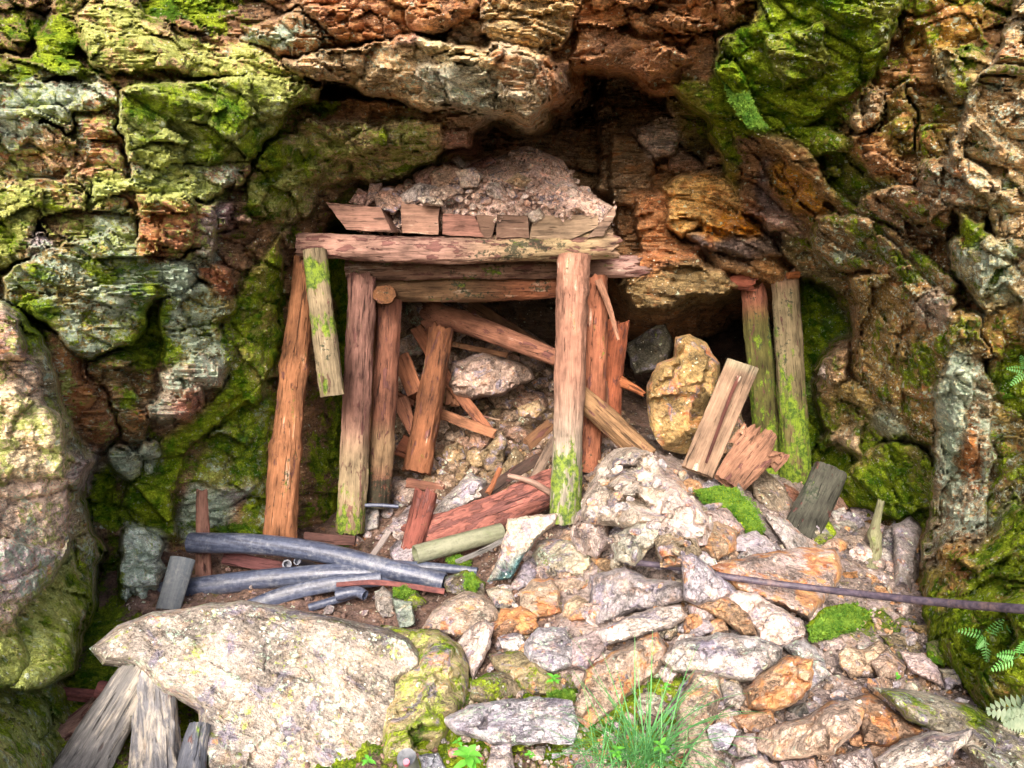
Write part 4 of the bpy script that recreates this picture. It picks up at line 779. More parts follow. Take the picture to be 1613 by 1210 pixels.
# stones inside and beside the mine mouth (absolute distances)
for L, po, co, mo, mi, ru, d, T, ex in [
 ('tall ochre boulder standing beside the leaning plank', [(1020,605),(1034,572),(1060,560),(1064,530),(1086,525),(1112,540),(1134,572),(1132,620),(1112,690),(1082,718),(1045,706),(1024,670),(1016,630)], (.42,.29,.12), .03,.08,.17, 4.35,.25,{'layer':True,'lime':.05,'rug':2.2,'facet':1.6}),
 ('dim greenish slab standing in the dark behind the ochre boulder', [(984,545),(1045,502),(1062,540),(1052,580),(1000,590)], (.19,.18,.13), .1,0,0, 5.5,.12,{'slab':.5}),
 ('narrow brown rock behind the leaning plank', [(1130,640),(1160,600),(1172,680),(1160,730),(1130,720)], (.28,.2,.12), .05,0,.1, 4.5,.12,{}),
 ('large pale block fallen inside the mine mouth', [(704,608),(712,570),(760,555),(800,565),(836,578),(840,597),(792,622),(745,630),(712,622)], (.46,.34,.28), 0,.03,.05, 5.1,.2,{'layer':True}),
 ('broken slab lying under the knobbly pole at the back', [(720,478),(770,500),(830,520),(872,548),(862,565),(800,540),(740,512)], (.30,.22,.17), 0,.03,.05, 5.6,.12,{'slab':.4}),
 ('small block under the lowest beam at the back', [(645,478),(690,474),(722,490),(700,504),(655,500)], (.35,.26,.21), 0,.03,.05, 5.5,.1,{}),
 ('oval brown stone in the rubble slope inside the mine', [(814,642),(848,630),(862,644),(846,660),(820,658)], (.30,.22,.13), 0,.03,.05, 4.95,.07,{}),
 ('pair of dark pointed stones inside the mine behind the centre post', [(756,715),(790,680),(800,700),(790,745),(765,742)], (.32,.24,.14), 0,.03,.05, 4.75,.06,{}),
 ('small pinkish stone perched beside the green cave wall', [(1288,590),(1302,562),(1322,560),(1328,590),(1308,608)], (.38,.31,.26), .05,.12,0, 4.2,.08,{'facet':.4}),
 ('pointed dark stone inside the mine near the thin grey board', [(785,745),(812,700),(826,722),(815,752)], (.29,.22,.13), 0,.03,.05, 4.75,.05,{}),
 ('leaning squared slab with a teal-green stained base', [(768,916),(790,868),(800,818),(822,812),(878,809),(876,824),(846,848),(826,875),(806,912)], (.50,.41,.33), .02,.1,.08, 3.45,.05,{'slab':.8,'facet':.15,'tilt':(0,-.1)}),
 ]:
    rk(L, po, co, mo, mi, ru, depth=d, T=T, tilt=ex.pop('tilt', (0, -.08)), cat='rock', **ex)
# teal stain of the leaning slab: its own lower part is coloured differently
_o = [o for o in bpy.data.objects if o.get('label', '').startswith('leaning squared slab')][0]
_c = np.empty(len(_o.data.vertices) * 3, np.float32); _o.data.vertices.foreach_get('co', _c); _c = _c.reshape(-1, 3)
_cc = np.tile((.50, .41, .33, 1.0), (len(_c), 1)); _t = np.clip((-_c[:, 2] + _c[:, 0] * .5 - .0 + .03 * perlin(_c * 12)) / .05, 0, 1)[:, None]
_cc[:, :3] = _cc[:, :3] * (1 - _t) + np.array((.07, .16, .17)) * _t
_o.data.attributes['Col'].data.foreach_set('color', _cc.astype(np.float32).ravel())

# filler stones, each described by its colour and what it lies next to
LAND = [(l, x, y) for l, x, y in [('the centre prop', 890, 800), ('the buff outcrop', 1000, 790), ('the hidden end of the rod', 985, 884), ('the bright moss cushion', 1150, 800), ('the sawn plank', 1098, 745),
 ('the blackish log end', 1270, 800), ('the lichened branch', 1370, 870), ('the upright rounded stone', 1432, 870), ('the blue-grey pointed stone', 1105, 910), ('the orange-streaked slab', 1230, 920),
 ('the white brick-like stone', 1010, 985), ('the broad lavender slab', 1000, 930), ('the teal-based slab', 830, 860), ('the round tan boulder', 725, 965), ('the knobbly cream stone', 790, 942), ('the blue-grey spear rock', 800, 1135),
 ('the orange and grey slab', 975, 1075), ('the grey lavender boulder', 865, 1025), ('the whitish grey slab', 1130, 1030), ('the pink and white block', 1215, 985), ('the peach-orange boulder', 1230, 1075), ('the long pale orange boulder', 1280, 1150),
 ('the fish-shaped rock', 1460, 1185), ('the corner slab', 1500, 1150), ('the banded rock', 1455, 1050), ('the notched orange rock', 1355, 1040), ('the vivid moss patch', 1320, 980), ('the white-violet stone', 1138, 1160),
 ('the upright orange-grey slab', 1095, 1130), ('the grass tuft', 1010, 1160), ('the long-leaved seedling', 735, 1195), ('the pale fallen block', 770, 590), ('the fourth prop', 675, 640), ('the third prop', 603, 700), ('the second prop', 555, 760),
 ('the split maroon log', 760, 810), ('the grey-green pipe', 720, 860), ('the striped slab', 720, 780), ('the thin grey board', 856, 725), ('the knob-ended pole', 760, 520), ('the upper pipe', 480, 866), ('the lower pipe', 420, 912), ('the stake', 320, 850), ('the pipe ends', 690, 920),
 ('the huge slab', 420, 1000), ('the greenish block', 635, 965), ('the grey log end', 190, 1130), ('the ochre boulder', 1070, 640), ('the crest of the heap', 830, 235), ('the tan block on the heap', 702, 280), ('the pale rounded heap stone', 738, 280), ('the pale pink heap stone', 890, 305), ('the dark red flake', 760, 257), ('the cream wedge', 680, 318), ('the tan heap-face stone', 816, 285), ('the greyish heap stone', 845, 340), ('the leftmost roof board', 565, 335), ('the square roof board', 662, 340), ('the third roof board', 725, 350), ('the long low roof board', 890, 358), ('the pointed roof board', 950, 345)]]
CN = lambda c: ('pale' if min(c) > .44 else 'orange' if c[0] - c[2] > .2 else 'violet-grey' if c[2] >= c[1] - .005 and c[0] < .47 else 'pinkish' if c[0] - c[1] < .11 and c[0] > .4 else 'dark brown' if c[0] < .31 else 'brown')
used = set()
def name_it(x, y, s, col, smid):
    L = sorted(LAND, key=lambda l: (l[1] - x) ** 2 + (l[2] - y) ** 2)[:5]
    def dr(l):
        dx, dy = x - l[1], y - l[2]
        return ('right of ' if dx > 0 else 'left of ') if abs(dx) > abs(dy) else ('below ' if dy > 0 else 'above ')
    sz = 'larger' if s > smid else 'small'
    opts = [f"{sz} {CN(col)} stone just {dr(l)}{l[0]}" for l in L[:2]]
    for a in L[:3]:
        for b in L[:5]:
            if a is not b: opts.append(f"{sz} {CN(col)} stone {dr(a)}{a[0]}, {dr(b)}{b[0]}")
    for o in opts:
        if o not in used and len(o.replace('-', ' ').split()) <= 15: used.add(o); return o
    return opts[0]
def infill(region, n, smin, smax, cols, label, group, seed, moss=0.0, dd=None, off=0.0, cat='stone', name='stone', mint=.08, rust=.1, taken=None, pk=.75):
    rs = np.random.RandomState(seed); A = np.array(region, float); k = 0; tries = 0; taken = [] if taken is None else taken
    while k < n and tries < 9000:
        tries += 1
        x = rs.uniform(A[:, 0].min(), A[:, 0].max()); y = rs.uniform(A[:, 1].min(), A[:, 1].max())
        if sdf(np.array([x]), np.array([y]), region)[0] < 0: continue
        s = smin + (smax - smin) * rs.rand() ** 1.6
        if any((x - a) ** 2 + (y - b) ** 2 < (pk * (s + c_)) ** 2 for a, b, c_ in taken): continue
        taken.append((x, y, s)); k += 1
        col = cols[rs.randint(len(cols))]
        rock(name_it(x, y, s, col, (smin + smax) / 2), blob(x, y, s, rs), col, moss * rs.rand(), mint + .08 * rs.randn(), rust * rs.rand() * 2, depth=(dd(x, y) if dd else None), tilt=(rs.uniform(-.25, .25), rs.uniform(-.3, .05)) if dd or rs.rand() < .6 else None, off=off - .3 * s * (dd(x, y) if dd else f_gd(x, y)) / F, group=group, name=name, cat=cat, res=1.15, seed=rs.randint(9999), T=None, facet=1.4)
PCOL = [PINK, BUFF, LAV, ORG, (.55,.46,.42), (.42,.3,.22), (.46,.42,.42), (.5,.35,.25)]
infill([(760,915),(860,840),(930,780),(1010,715),(1100,760),(1240,770),(1340,800),(1400,830),(1440,960),(1480,1080),(1600,1215),(1060,1215),(1000,1120),(880,1060),(740,1000)], 170, 10, 29, PCOL, '', 'small stones filling the gaps of the rubble pile', 11, pk=.5, off=-.01)
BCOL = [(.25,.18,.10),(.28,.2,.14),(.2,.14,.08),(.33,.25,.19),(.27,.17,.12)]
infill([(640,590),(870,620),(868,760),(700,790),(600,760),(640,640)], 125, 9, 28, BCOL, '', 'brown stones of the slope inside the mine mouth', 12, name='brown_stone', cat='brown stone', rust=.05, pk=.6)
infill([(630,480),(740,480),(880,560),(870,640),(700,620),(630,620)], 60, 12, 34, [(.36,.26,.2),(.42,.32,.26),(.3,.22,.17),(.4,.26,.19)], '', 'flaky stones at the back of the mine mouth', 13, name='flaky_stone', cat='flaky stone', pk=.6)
infill([(560,780),(680,770),(700,800),(650,860),(560,860)], 24, 7, 16, [(.36,.3,.3),(.3,.22,.2),(.42,.36,.34)], '', 'broken stones at the feet of the left props', 14)
infill([(1180,1000),(1500,1000),(1600,1215),(1060,1215),(1080,1100)], 60, 7, 20, PCOL, '', 'small stones in the lower right of the pile', 41, off=-.035, name='pale_stone', cat='pale stone', pk=.6)
infill([(300,880),(560,880),(760,950),(650,985),(560,975),(420,945),(300,930)], 26, 5, 13, [(.3,.2,.18),(.36,.3,.3),(.2,.14,.12)], '', 'dark little stones under the pipes', 15)
infill([(700,1110),(1060,1110),(1060,1215),(640,1215)], 26, 6, 16, PCOL + [GRY], '', 'small stones in the mossy soil of the foreground', 16, moss=.4)
infill([(240,1100),(330,1120),(330,1210),(230,1210)], 8, 6, 16, [(.34,.25,.24),(.42,.34,.33)], '', 'stones between the grey logs and the huge slab', 17)
infill([(930,640),(1030,690),(1120,730),(1200,745),(1180,770),(1060,750),(960,700)], 20, 7, 17, [(.36,.28,.24),(.42,.36,.33)], '', 'stones behind the crest of the rubble pile', 18)
infill([(910,830),(950,740),(1030,715),(1110,810),(1110,860),(1000,865)], 26, 7, 17, [(.54,.46,.41),(.46,.42,.42),(.5,.42,.34)], '', 'flakes on the pale buff outcrop', 19, pk=.7, dd=lambda x, y: f_gd(1010, 800) - .0045 * (y - 800) - .24 - min(.3, 1.5 * .0034 * max(0, float(sdf(np.array([float(x)]), np.array([float(y)]), [(896,838),(930,748),(946,722),(1000,703),(1043,742),(1100,796),(1122,824),(1088,888),(985,886)])[0]))))

# rubble heap on top of the timber frame
HOUT = [(556,338),(560,304),(590,292),(640,290),(668,268),(700,256),(735,252),(772,252),(800,238),(830,228),(862,242),(886,252),(906,290),(942,312),(966,326),(962,362),(560,366)]
def hd_(x, y): return 4.46 - .3 * (y - 300) / 100 - min(.3, 1.5 * max(0, float(sdf(np.array([float(x)]), np.array([float(y)]), HOUT)[0])) * .0037) - .10
hp = rk('heap of reddish earth and grit piled on the timber roof', HOUT, (.68,.49,.40), 0, 0, .03, 0, 0, .12, depth=4.55, T=.3, tilt=(0,-.3), rug=1.6, kind='stuff', name='rubble_heap', cat='rubble heap', facet=.7)
rsh = np.random.RandomState(5)
for L, po, co in [
 ('tan block at the left crest of the heap, largest of its stones', [(682,274),(700,262),(722,270),(722,292),(698,298),(684,290)], (.44,.30,.22)),
 ('pale rounded stone in the middle of the heap on the timber roof', [(722,272),(744,266),(756,278),(748,292),(730,294)], (.55,.45,.38)),
 ('long pinkish stone at the left of the heap crest', [(655,276),(680,262),(692,282),(678,292),(660,290)], (.42,.26,.21)),
 ('rounded brown stone behind the second roof board', [(594,312),(606,300),(628,302),(634,318),(620,330),(600,328)], (.40,.26,.2)),
 ('pale grey stone between the second and third roof boards', [(636,306),(660,292),(682,296),(676,310),(650,320),(638,316)], (.46,.40,.38)),
 ('upright pointed stone at the far left of the heap', [(553,318),(566,300),(576,306),(574,324)], (.38,.24,.2)),
 ('leaning flake second from the left of the heap', [(578,322),(584,292),(600,292),(596,312)], (.38,.26,.22)),
 ('cream wedge lying above the third roof board', [(662,312),(690,310),(696,324),(668,322)], (.55,.46,.38)),
 ('tan stone on the right half of the heap face', [(800,286),(816,275),(834,284),(820,294)], (.46,.34,.22)),
 ('pale pink stone near the right slope of the heap', [(874,302),(884,288),(904,294),(910,310),(886,318)], (.52,.40,.34)),
 ('white stone at the back crest of the heap', [(712,252),(722,246),(732,258),(724,266)], (.55,.47,.43)),
 ('dark red flake on the back crest of the heap', [(740,262),(770,246),(778,256),(752,268)], (.33,.17,.14)),
 ('flat tan stone on the lower left of the heap', [(680,300),(706,294),(718,304),(700,314),(684,312)], (.40,.29,.23)),
 ('greyish stone on the lower right of the heap', [(830,338),(848,330),(858,342),(842,350)], (.38,.32,.26))]:
    pa = np.array(po, float); pm = pa.mean(0); po = ((pa - pm) * 1.3 + pm).tolist(); co = tuple(q * 1.25 for q in co)
    rk(L, po, co, 0, .03, .04, depth=hd_(*pm) - .13, T=.06, tilt=(0,-.15), off=0, cat='stone', name='stone', group='stones lying on the heap')
_tk = [(702,280,18),(738,280,16),(672,278,16),(614,315,18),(660,306,16),(566,312,10),(590,306,10)]
infill([(570,335),(600,305),(690,262),(770,256),(830,234),(885,258),(945,318),(955,340),(830,345),(700,335)], 120, 6, 18, [(.62,.46,.38),(.70,.57,.50),(.54,.37,.30)], 'one of the small chips of stone scattered over the heap on the timber roof', 'chips of stone on the heap', 21, name='stone_chip', cat='stone chip', dd=lambda x, y: hd_(x, y) - .03, rust=.03, taken=_tk)

# grit: thousands of tiny stones on the ground and the heap, one object
def grit(name, label, pts, sizes, cols, seed, attrs_k=(0, .05, .1), attrs_k2=(0, 0, 0)):
    rs = np.random.RandomState(seed)
    t = (1 + 5 ** .5) / 2
    iv = np.array([(-1,t,0),(1,t,0),(-1,-t,0),(1,-t,0),(0,-1,t),(0,1,t),(0,-1,-t),(0,1,-t),(t,0,-1),(t,0,1),(-t,0,-1),(-t,0,1)], float) / 1.9
    fi = np.array([(0,11,5),(0,5,1),(0,1,7),(0,7,10),(0,10,11),(1,5,9),(5,11,4),(11,10,2),(10,7,6),(7,1,8),(3,9,4),(3,4,2),(3,2,6),(3,6,8),(3,8,9),(4,9,5),(2,4,11),(6,2,10),(8,6,7),(9,8,1)])
    n = len(pts); q = rs.normal(size=(n, 3, 3)); q, _ = np.linalg.qr(q)
    sc_ = sizes[:, None] * rs.uniform(.45, 1.25, (n, 3))
    v = iv[None] * (1 + rs.uniform(-.25, .25, (n, 12, 1)))
    v = np.einsum('nij,nkj->nki', q, v * sc_[:, None, :]) + pts[:, None, :]
    f = fi[None] + (np.arange(n) * 12)[:, None, None]
    c = np.repeat(cols, 12, 0)
    N = n * 12
    o = make(name, v.reshape(-1, 3), f.reshape(-1, 3), M_SOIL, origin=pts.mean(0), smooth=False, attrs={'Col': c, 'msk': np.tile(attrs_k, (N, 1)), 'msk2': np.tile(attrs_k2, (N, 1))})
    tag(o, label, kind='stuff')
    return o
rs = np.random.RandomState(4)
ny, nx = GU.shape
def gpick(n, cond):
    ok = np.argwhere(cond); i = ok[rs.randint(len(ok), size=n)]
    a = GW[i[:, 0], i[:, 1]] + rs.uniform(-.012, .012, (n, 3)); return a
c1 = (GU > 740) & (GU < 1560) & (GV > 690) & (GV < 1300)
pts = gpick(6500, c1); cols = np.array(PCOL)[rs.randint(len(PCOL), size=6500)] * rs.uniform(.7, 1.15, (6500, 1))
grit('gravel', 'loose grit and chips between the stones of the rubble pile', pts, .004 + .014 * rs.rand(6500) ** 2.5, cols, 1)
c2 = (GU > 200) & (GU < 900) & (GV > 800) & (GV < 1300)
pts = gpick(3000, c2); cols = np.array([(.3,.2,.16),(.22,.14,.11),(.4,.33,.3)])[rs.randint(3, size=3000)]
grit('soil_crumbs', 'crumbs of dark reddish soil under the pipes', pts, .003 + .012 * rs.rand(3000) ** 2.5, cols, 2)
c3 = (GU > 560) & (GU < 1000) & (GV > 480) & (GV < 800)
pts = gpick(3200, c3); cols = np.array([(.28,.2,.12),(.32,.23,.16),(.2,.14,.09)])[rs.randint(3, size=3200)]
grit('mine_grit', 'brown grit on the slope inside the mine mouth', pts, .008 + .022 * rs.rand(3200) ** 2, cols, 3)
hv = np.empty(len(hp.data.vertices) * 3, np.float32); hp.data.vertices.foreach_get('co', hv); hv = hv.reshape(-1, 3) + np.array(hp.location)
hv = hv[hv[:, 1] < np.median(hv[:, 1]) + .1]
pts = hv[rs.randint(len(hv), size=2600)] + rs.normal(size=(2600, 3)) * .012
cols = np.array([(.56,.39,.32),(.64,.50,.43),(.46,.31,.25)])[rs.randint(3, size=2600)]
grit('heap_grit', 'reddish grit covering the heap on the timber roof', pts, .004 + .014 * rs.rand(2600) ** 2, cols, 4)

# ------------------------------------------------------------------ timber, pipes and rod
def path(pts, n):
    P_ = at(*[np.array(q, float) for q in zip(*pts)])
    if len(P_) == 2: 
        t = np.linspace(0, 1, n)[:, None]; return P_[0] * (1 - t) + P_[1] * t
    Q = np.concatenate([[2 * P_[0] - P_[1]], P_, [2 * P_[-1] - P_[-2]]]); out = []
    t = np.linspace(0, len(P_) - 1 - 1e-9, n)
    for s in t:
        i = int(s); f = s - i; a, b, c, d = Q[i:i + 4]
        out.append(.5 * (2 * b + (c - a) * f + (2 * a - 5 * b + 4 * c - d) * f * f + (3 * b - a - 3 * c + d) * f ** 3))
    return np.array(out)
def bar(name, label, cat, pts, w0, w1, col=(.4,.2,.12), mat=None, sq=1.0, n=2.0, rough=1.0, jag=(0.1, 0.1), paint=(), base=(0,0,0), base2=(0,0,0), knots=(), roll=0.0, group=None, parent=None, hollow=0.0, ends=(True, True), seed=None, res=1.0, flare=()):
    """a log, board, pipe or stick along photo points (px, py, distance); widths in photo pixels; sq = thickness / width; n = cross-section exponent"""
    sd_ = hsh(label) if seed is None else seed
    dm = np.mean([q[2] for q in pts]); m0, m1 = pts[0][2] / F, pts[-1][2] / F
    pth0 = path(pts, 30); L = np.linalg.norm(np.diff(pth0, axis=0), axis=1).sum()
    nr = int(max(8, min(170, L / (2.6 * dm / F)))); na = int(max(14, min(64, max(w0, w1) * 3.14 / 2.4)) * res)
    c = path(pts, nr); T_ = np.gradient(c, axis=0); T_ /= np.linalg.norm(T_, axis=1)[:, None]
    ax = c[-1] - c[0]; ax /= np.linalg.norm(ax)
    view = c.mean(0) - np.array((0, 0, CAMZ)); view /= np.linalg.norm(view)
    Wd_ = np.cross(ax, view)
    if np.linalg.norm(Wd_) < .15: Wd_ = np.array((1., 0, 0))
    Wd_ /= np.linalg.norm(Wd_)
    t = np.linspace(0, 1, nr); hw = .5 * (w0 * m0 * (1 - t) + w1 * m1 * t)
    for kt, kw, ka in list(knots) + list(flare): hw = hw * (1 + ka * np.exp(-((t - kt) / kw) ** 2))
    th = np.linspace(0, 2 * math.pi, na, endpoint=False)
    cs, sn = np.cos(th + roll), np.sin(th + roll)
    rr = (np.abs(np.cos(th)) ** n + np.abs(np.sin(th) ) ** n) ** (-1 / n)
    V_ = np.zeros((nr, na, 3))
    ex, ey = np.cos(th) * rr, np.sin(th) * rr * sq
    ex, ey = ex * math.cos(roll) - ey * math.sin(roll), ex * math.sin(roll) + ey * math.cos(roll)
    zz = t * L
    Th, Z = np.meshgrid(th, zz)
    q1 = np.stack([np.cos(Th) * 1.1 + sd_, np.sin(Th) * 1.1, Z * 3.0], -1); q2 = np.stack([np.cos(Th) * 5 + sd_, np.sin(Th) * 5, Z * 5.0], -1); q3 = np.stack([np.cos(Th) * 2.5, np.sin(Th) * 2.5 + sd_, Z * 14.0], -1)
    rel = 1 + rough * (.09 * fbm(q1, 3) + .035 * ridged(q2, 3) + .03 * fbm(q3, 3))
    N_ = np.cross(T_, Wd_); N_ /= np.linalg.norm(N_, axis=1)[:, None]; W2 = np.cross(N_, T_)
    for i in range(nr):
        V_[i] = c[i] + (W2[i] * (ex * hw[i] * rel[i])[:, None]) + (N_[i] * (ey * hw[i] * rel[i])[:, None])
    # ragged ends
    for side, j in ((0, jag[0]), (1, jag[1])):
        if j:
            hwv = hw[0] if side == 0 else hw[-1]
            g_ = j * hwv * 2 * (.6 * perlin(np.stack([np.cos(th) * 1.2 + sd_ + side * 9, np.sin(th) * 1.2, np.zeros(na)], -1)) + .8 * np.abs(perlin(np.stack([np.cos(th) * 5 + sd_, np.sin(th) * 5, np.ones(na) * side * 4.4], -1))))
            k = max(2, min(nr // 3, int(nr * .25)))
            for a in range(k):
                f_ = (1 - a / k) ** 2; i = a if side == 0 else nr - 1 - a
                V_[i] += (T_[i] * (1 if side == 0 else -1)) * (g_ * f_)[:, None]
    verts = [V_.reshape(-1, 3)]; idx = np.arange(nr * na).reshape(nr, na)
    nxt = np.roll(idx, -1, 1)
    F_ = [np.stack([idx[:-1], nxt[:-1], nxt[1:], idx[1:]], -1).reshape(-1, 4)]
    faces = F_[0].tolist()
    cnt = nr * na
    tt = [np.repeat(t, na)]
    rs = np.random.RandomState(sd_)
    for side, has in enumerate(ends):
        ring = idx[0] if side == 0 else idx[-1]; pr = V_[0] if side == 0 else V_[-1]; cen = pr.mean(0); Td = T_[0] if side == 0 else -T_[-1]
        prev = ring
        if hollow and has:
            inner = cen + (pr - cen) * (1 - hollow); deepc = [inner, inner + Td * min(L * .35, 1.6 * hw[0]), ]
            for g_ in deepc:
                cur = np.arange(cnt, cnt + na); cnt += na; verts.append(g_); tt.append(np.full(na, float(side)))
                a, b = (cur, prev) if side == 0 else (prev, cur)
                faces += np.stack([a, np.roll(a, -1), np.roll(b, -1), b], -1).tolist(); prev = cur
        else:
            for s_ in (.93, .6, .3):
                g_ = cen + (pr - cen) * s_ + Td[None] * (hw[0] * rough * .05 * perlin(pr * 40 * s_ + sd_) + (.02 if s_ > .9 else .05) * hw[0])[:, None]
                cur = np.arange(cnt, cnt + na); cnt += na; verts.append(g_); tt.append(np.full(na, float(side)))
                a, b = (cur, prev) if side == 0 else (prev, cur)
                faces += np.stack([a, np.roll(a, -1), np.roll(b, -1), b], -1).tolist(); prev = cur
        verts.append((cen + Td * (min(L * .35, 1.6 * hw[0]) if hollow and has else hw[0] * .05))[None]); tt.append(np.array([float(side)])); cc = cnt; cnt += 1
        for a, b in zip(prev, np.roll(prev, -1)): faces.append((int(b), int(a), cc) if side == 0 else (int(a), int(b), cc))
    verts = np.concatenate(verts); tt = np.concatenate(tt); NV = len(verts)
    if mat is None: base = (base[0], base[1], base[2] + .04 + .05 * rs.rand()); base2 = (base2[0], base2[1] + .1 * rs.rand(), 0)
    if mat is None: m_ = sum(col) / 3; col = tuple(max(.02, (m_ + (x_ - m_) * 1.35) * .50) for x_ in col); paint = [(a_, b_, tuple(max(.02, x_ * .7) for x_ in c_) if isinstance(c_, tuple) else c_, d_) for a_, b_, c_, d_ in paint]
    k_ = np.tile(base, (NV, 1)).astype(float); k2_ = np.tile(base2, (NV, 1)).astype(float); col_ = np.tile(col, (NV, 1)).astype(float)
    for t0, wd, ch, am in paint:
        e_ = np.exp(-np.abs((tt - t0) / wd) ** 3)
        if isinstance(ch, tuple): col_ = col_ * (1 - am * e_[:, None]) + np.array(ch) * am * e_[:, None]
        elif ch < 3: k_[:, ch] += am * e_
        else: k2_[:, ch - 3] += am * e_
    rot = np.stack([np.cross(np.cross(ax, Wd_), ax) * 0 + Wd_, np.cross(ax, Wd_), ax], -1)
    o = make(name, verts, faces, mat or M_WOOD, origin=c[0] if parent is None else c.mean(0), rot=rot, parent=parent, attrs={'Col': col_, 'msk': k_, 'msk2': k2_})
    o.data.set_sharp_from_angle(angle=R(40))
    if parent is None: tag(o, label, cat, group)
    return o
WR, WP_, WT, WM = (.40,.17,.10), (.30,.155,.13), (.50,.33,.25), (.34,.13,.11)
GPO = 'standing pit props'; _bar = bar
def bar(name, *a, **k):
    if name in ('pit_prop', 'log') and 'rough' not in k: k['rough'] = 1.35
    return _bar(name, *a, **k)
bar('log', 'long flaking pink beam across the top of the timber frame, green moss along its underside', 'log', [(470,386,4.03),(700,394,4.0),(972,384,4.03)], 36, 44, (.50,.33,.28), base=(0,0,.13), jag=(.2,.7), paint=[(.72,.22,4,.16),(.8,.22,(.46,.36,.19),.8),(.46,.22,(.5,.3,.25),.3)])
bar('log', 'stained horizontal beam with a broken right end, under the top beam', 'log', [(546,424,4.28),(800,422,4.28),(1022,420,4.3)], 34, 32, (.36,.24,.19), base=(0,0,.06), base2=(.05,.12,0), jag=(.1,1.2), paint=[(.1,.25,3,.1),(.1,.3,0,.1),(.95,.12,(.48,.3,.26),.9),(.95,.1,4,-.2)])
bar('log', 'lowest horizontal beam, dark with a reddish bare stretch at its right', 'log', [(592,452,4.42),(750,452,4.42),(893,446,4.42)], 44, 44, (.27,.18,.12), base2=(.06,.08,0), jag=(.1,.1), paint=[(.85,.25,(.45,.17,.09),.8),(.1,.3,0,.15)])
bar('pit_prop', 'orange-brown knotty prop leaning at the far left of the frame', 'pit prop', [(482,405,4.12),(466,560,4.1),(452,690,4.05),(440,850,4.0)], 34, 48, (.47,.25,.16), group=GPO, knots=[(.38,.03,.12),(.70,.03,.1)], base=(0,0,.02), jag=(.1,.1))
bar('log', 'short post with bright lime moss bands hanging beside the leftmost prop', 'log', [(496,394,3.93),(507,500,3.93),(524,624,3.93)], 34, 36, (.42,.35,.25), n=2.4, base2=(.1,0,0), paint=[(.18,.16,0,.42),(.55,.1,0,.45),(.95,.1,0,.25),(.72,.1,5,0),(.73,.09,4,.12)], jag=(.05,.1))
bar('pit_prop', 'purplish cracked prop with a split green foot, second from the left', 'pit prop', [(570,432,4.24),(562,640,4.22),(552,840,4.2)], 40, 42, (.33,.20,.17), group=GPO, base=(0,0,.05), paint=[(.97,.14,0,.35),(.95,.1,4,.14),(.8,.18,(.38,.30,.18),.9)], jag=(.3,.2))
bar('pit_prop', 'dark reddish prop with a black wet foot, third from the left', 'pit prop', [(614,472,4.4),(606,640,4.38),(596,800,4.35)], 36, 36, (.31,.16,.12), group=GPO, base=(0,0,.04), paint=[(1,.2,4,.4),(.95,.2,0,.12),(.72,.12,(.33,.24,.13),.7)], jag=(.1,.1))
bar('log', 'short stub with an oval cut end poking out above the third prop', 'log', [(605,464,4.17),(618,468,4.75)], 34, 36, (.19,.10,.06), n=2.2, jag=(0,0), base2=(0,.03,0), sq=.8)
bar('pit_prop', 'short brown prop leaning right, inside the mine mouth', 'pit prop', [(696,515,4.75),(676,640,4.68),(656,745,4.6)], 36, 42, (.28,.14,.09), group=GPO, base=(0,0,.04), jag=(.5,.1))
bar('pit_prop', 'thick pale pinkish centre prop with a mossy green foot', 'pit prop', [(904,402,3.93),(900,520,3.93),(890,825,3.9)], 48, 46, (.50,.30,.235), group=GPO, base=(0,0,-.1), paint=[(.98,.2,0,.36),(.9,.16,4,.05),(.95,.22,(.42,.42,.34),.8)], knots=[(.3,.05,.06)], jag=(.05,.1))
bar('pit_prop', 'reddish prop standing directly behind the pale centre prop', 'pit prop', [(936,436,4.2),(934,600,4.2),(924,745,4.15)], 40, 40, (.42,.20,.14), group=GPO, base=(0,0,.02), paint=[(1,.2,4,.25)], jag=(.3,.1))
bar('pit_prop', 'short red broken prop right of the pair of centre props', 'pit prop', [(972,508,4.5),(964,580,4.48),(958,655,4.45)], 36, 36, (.44,.18,.12), group=GPO, base=(0,0,.06), jag=(.9,.1))
bar('splinter', 'long bare splinter hanging beside the pair of centre props', 'splinter', [(942,440,4.08),(960,485,4.08),(974,536,4.05)], 12, 5, (.52,.31,.23), sq=.4, jag=(.3,.5))
bar('pole', 'knob-ended pole sloping down behind the centre prop', 'pole', [(672,500,5.05),(720,505,4.95),(790,530,4.75),(892,570,4.5)], 40, 26, (.44,.24,.18), base=(0,0,.03), knots=[(.05,.1,.3)], jag=(.5,.1))
bar('log', 'brown log slanting down to the right from behind the centre prop', 'log', [(905,618,4.06),(960,665,3.98),(1022,722,3.9)], 34, 36, (.38,.25,.16), jag=(.1,.1), base=(0,0,.03))
bar('plank', 'pale sawn plank with a dark central streak leaning on the ochre boulder', 'plank', [(1170,574,3.98),(1138,650,3.9),(1098,745,3.8)], 50, 50, (.40,.29,.22), sq=.22, n=9, rough=.35, roll=.12, base=(0,0,-.2), jag=(.02,.05), paint=[(0,.08,(.40,.36,.24),.7)])
bar('splinter', 'dark pith streak', 'splinter', [(1164,592,3.885),(1150,625,3.86),(1130,680,3.80),(1112,730,3.74)], 6, 4, (.13,.06,.05), sq=.35, jag=(.6,.6), parent=bpy.data.objects['plank'], rough=2.5)
bar('log', 'broken half log with a flared splintered top leaning by the sawn plank', 'log', [(1204,696,3.82),(1180,725,3.76),(1146,765,3.7)], 66, 46, (.38,.23,.17), sq=.45, n=3, roll=.15, jag=(.9,.1), paint=[(.12,.16,4,.1)], flare=[(0,.12,.25)], base=(0,0,0))
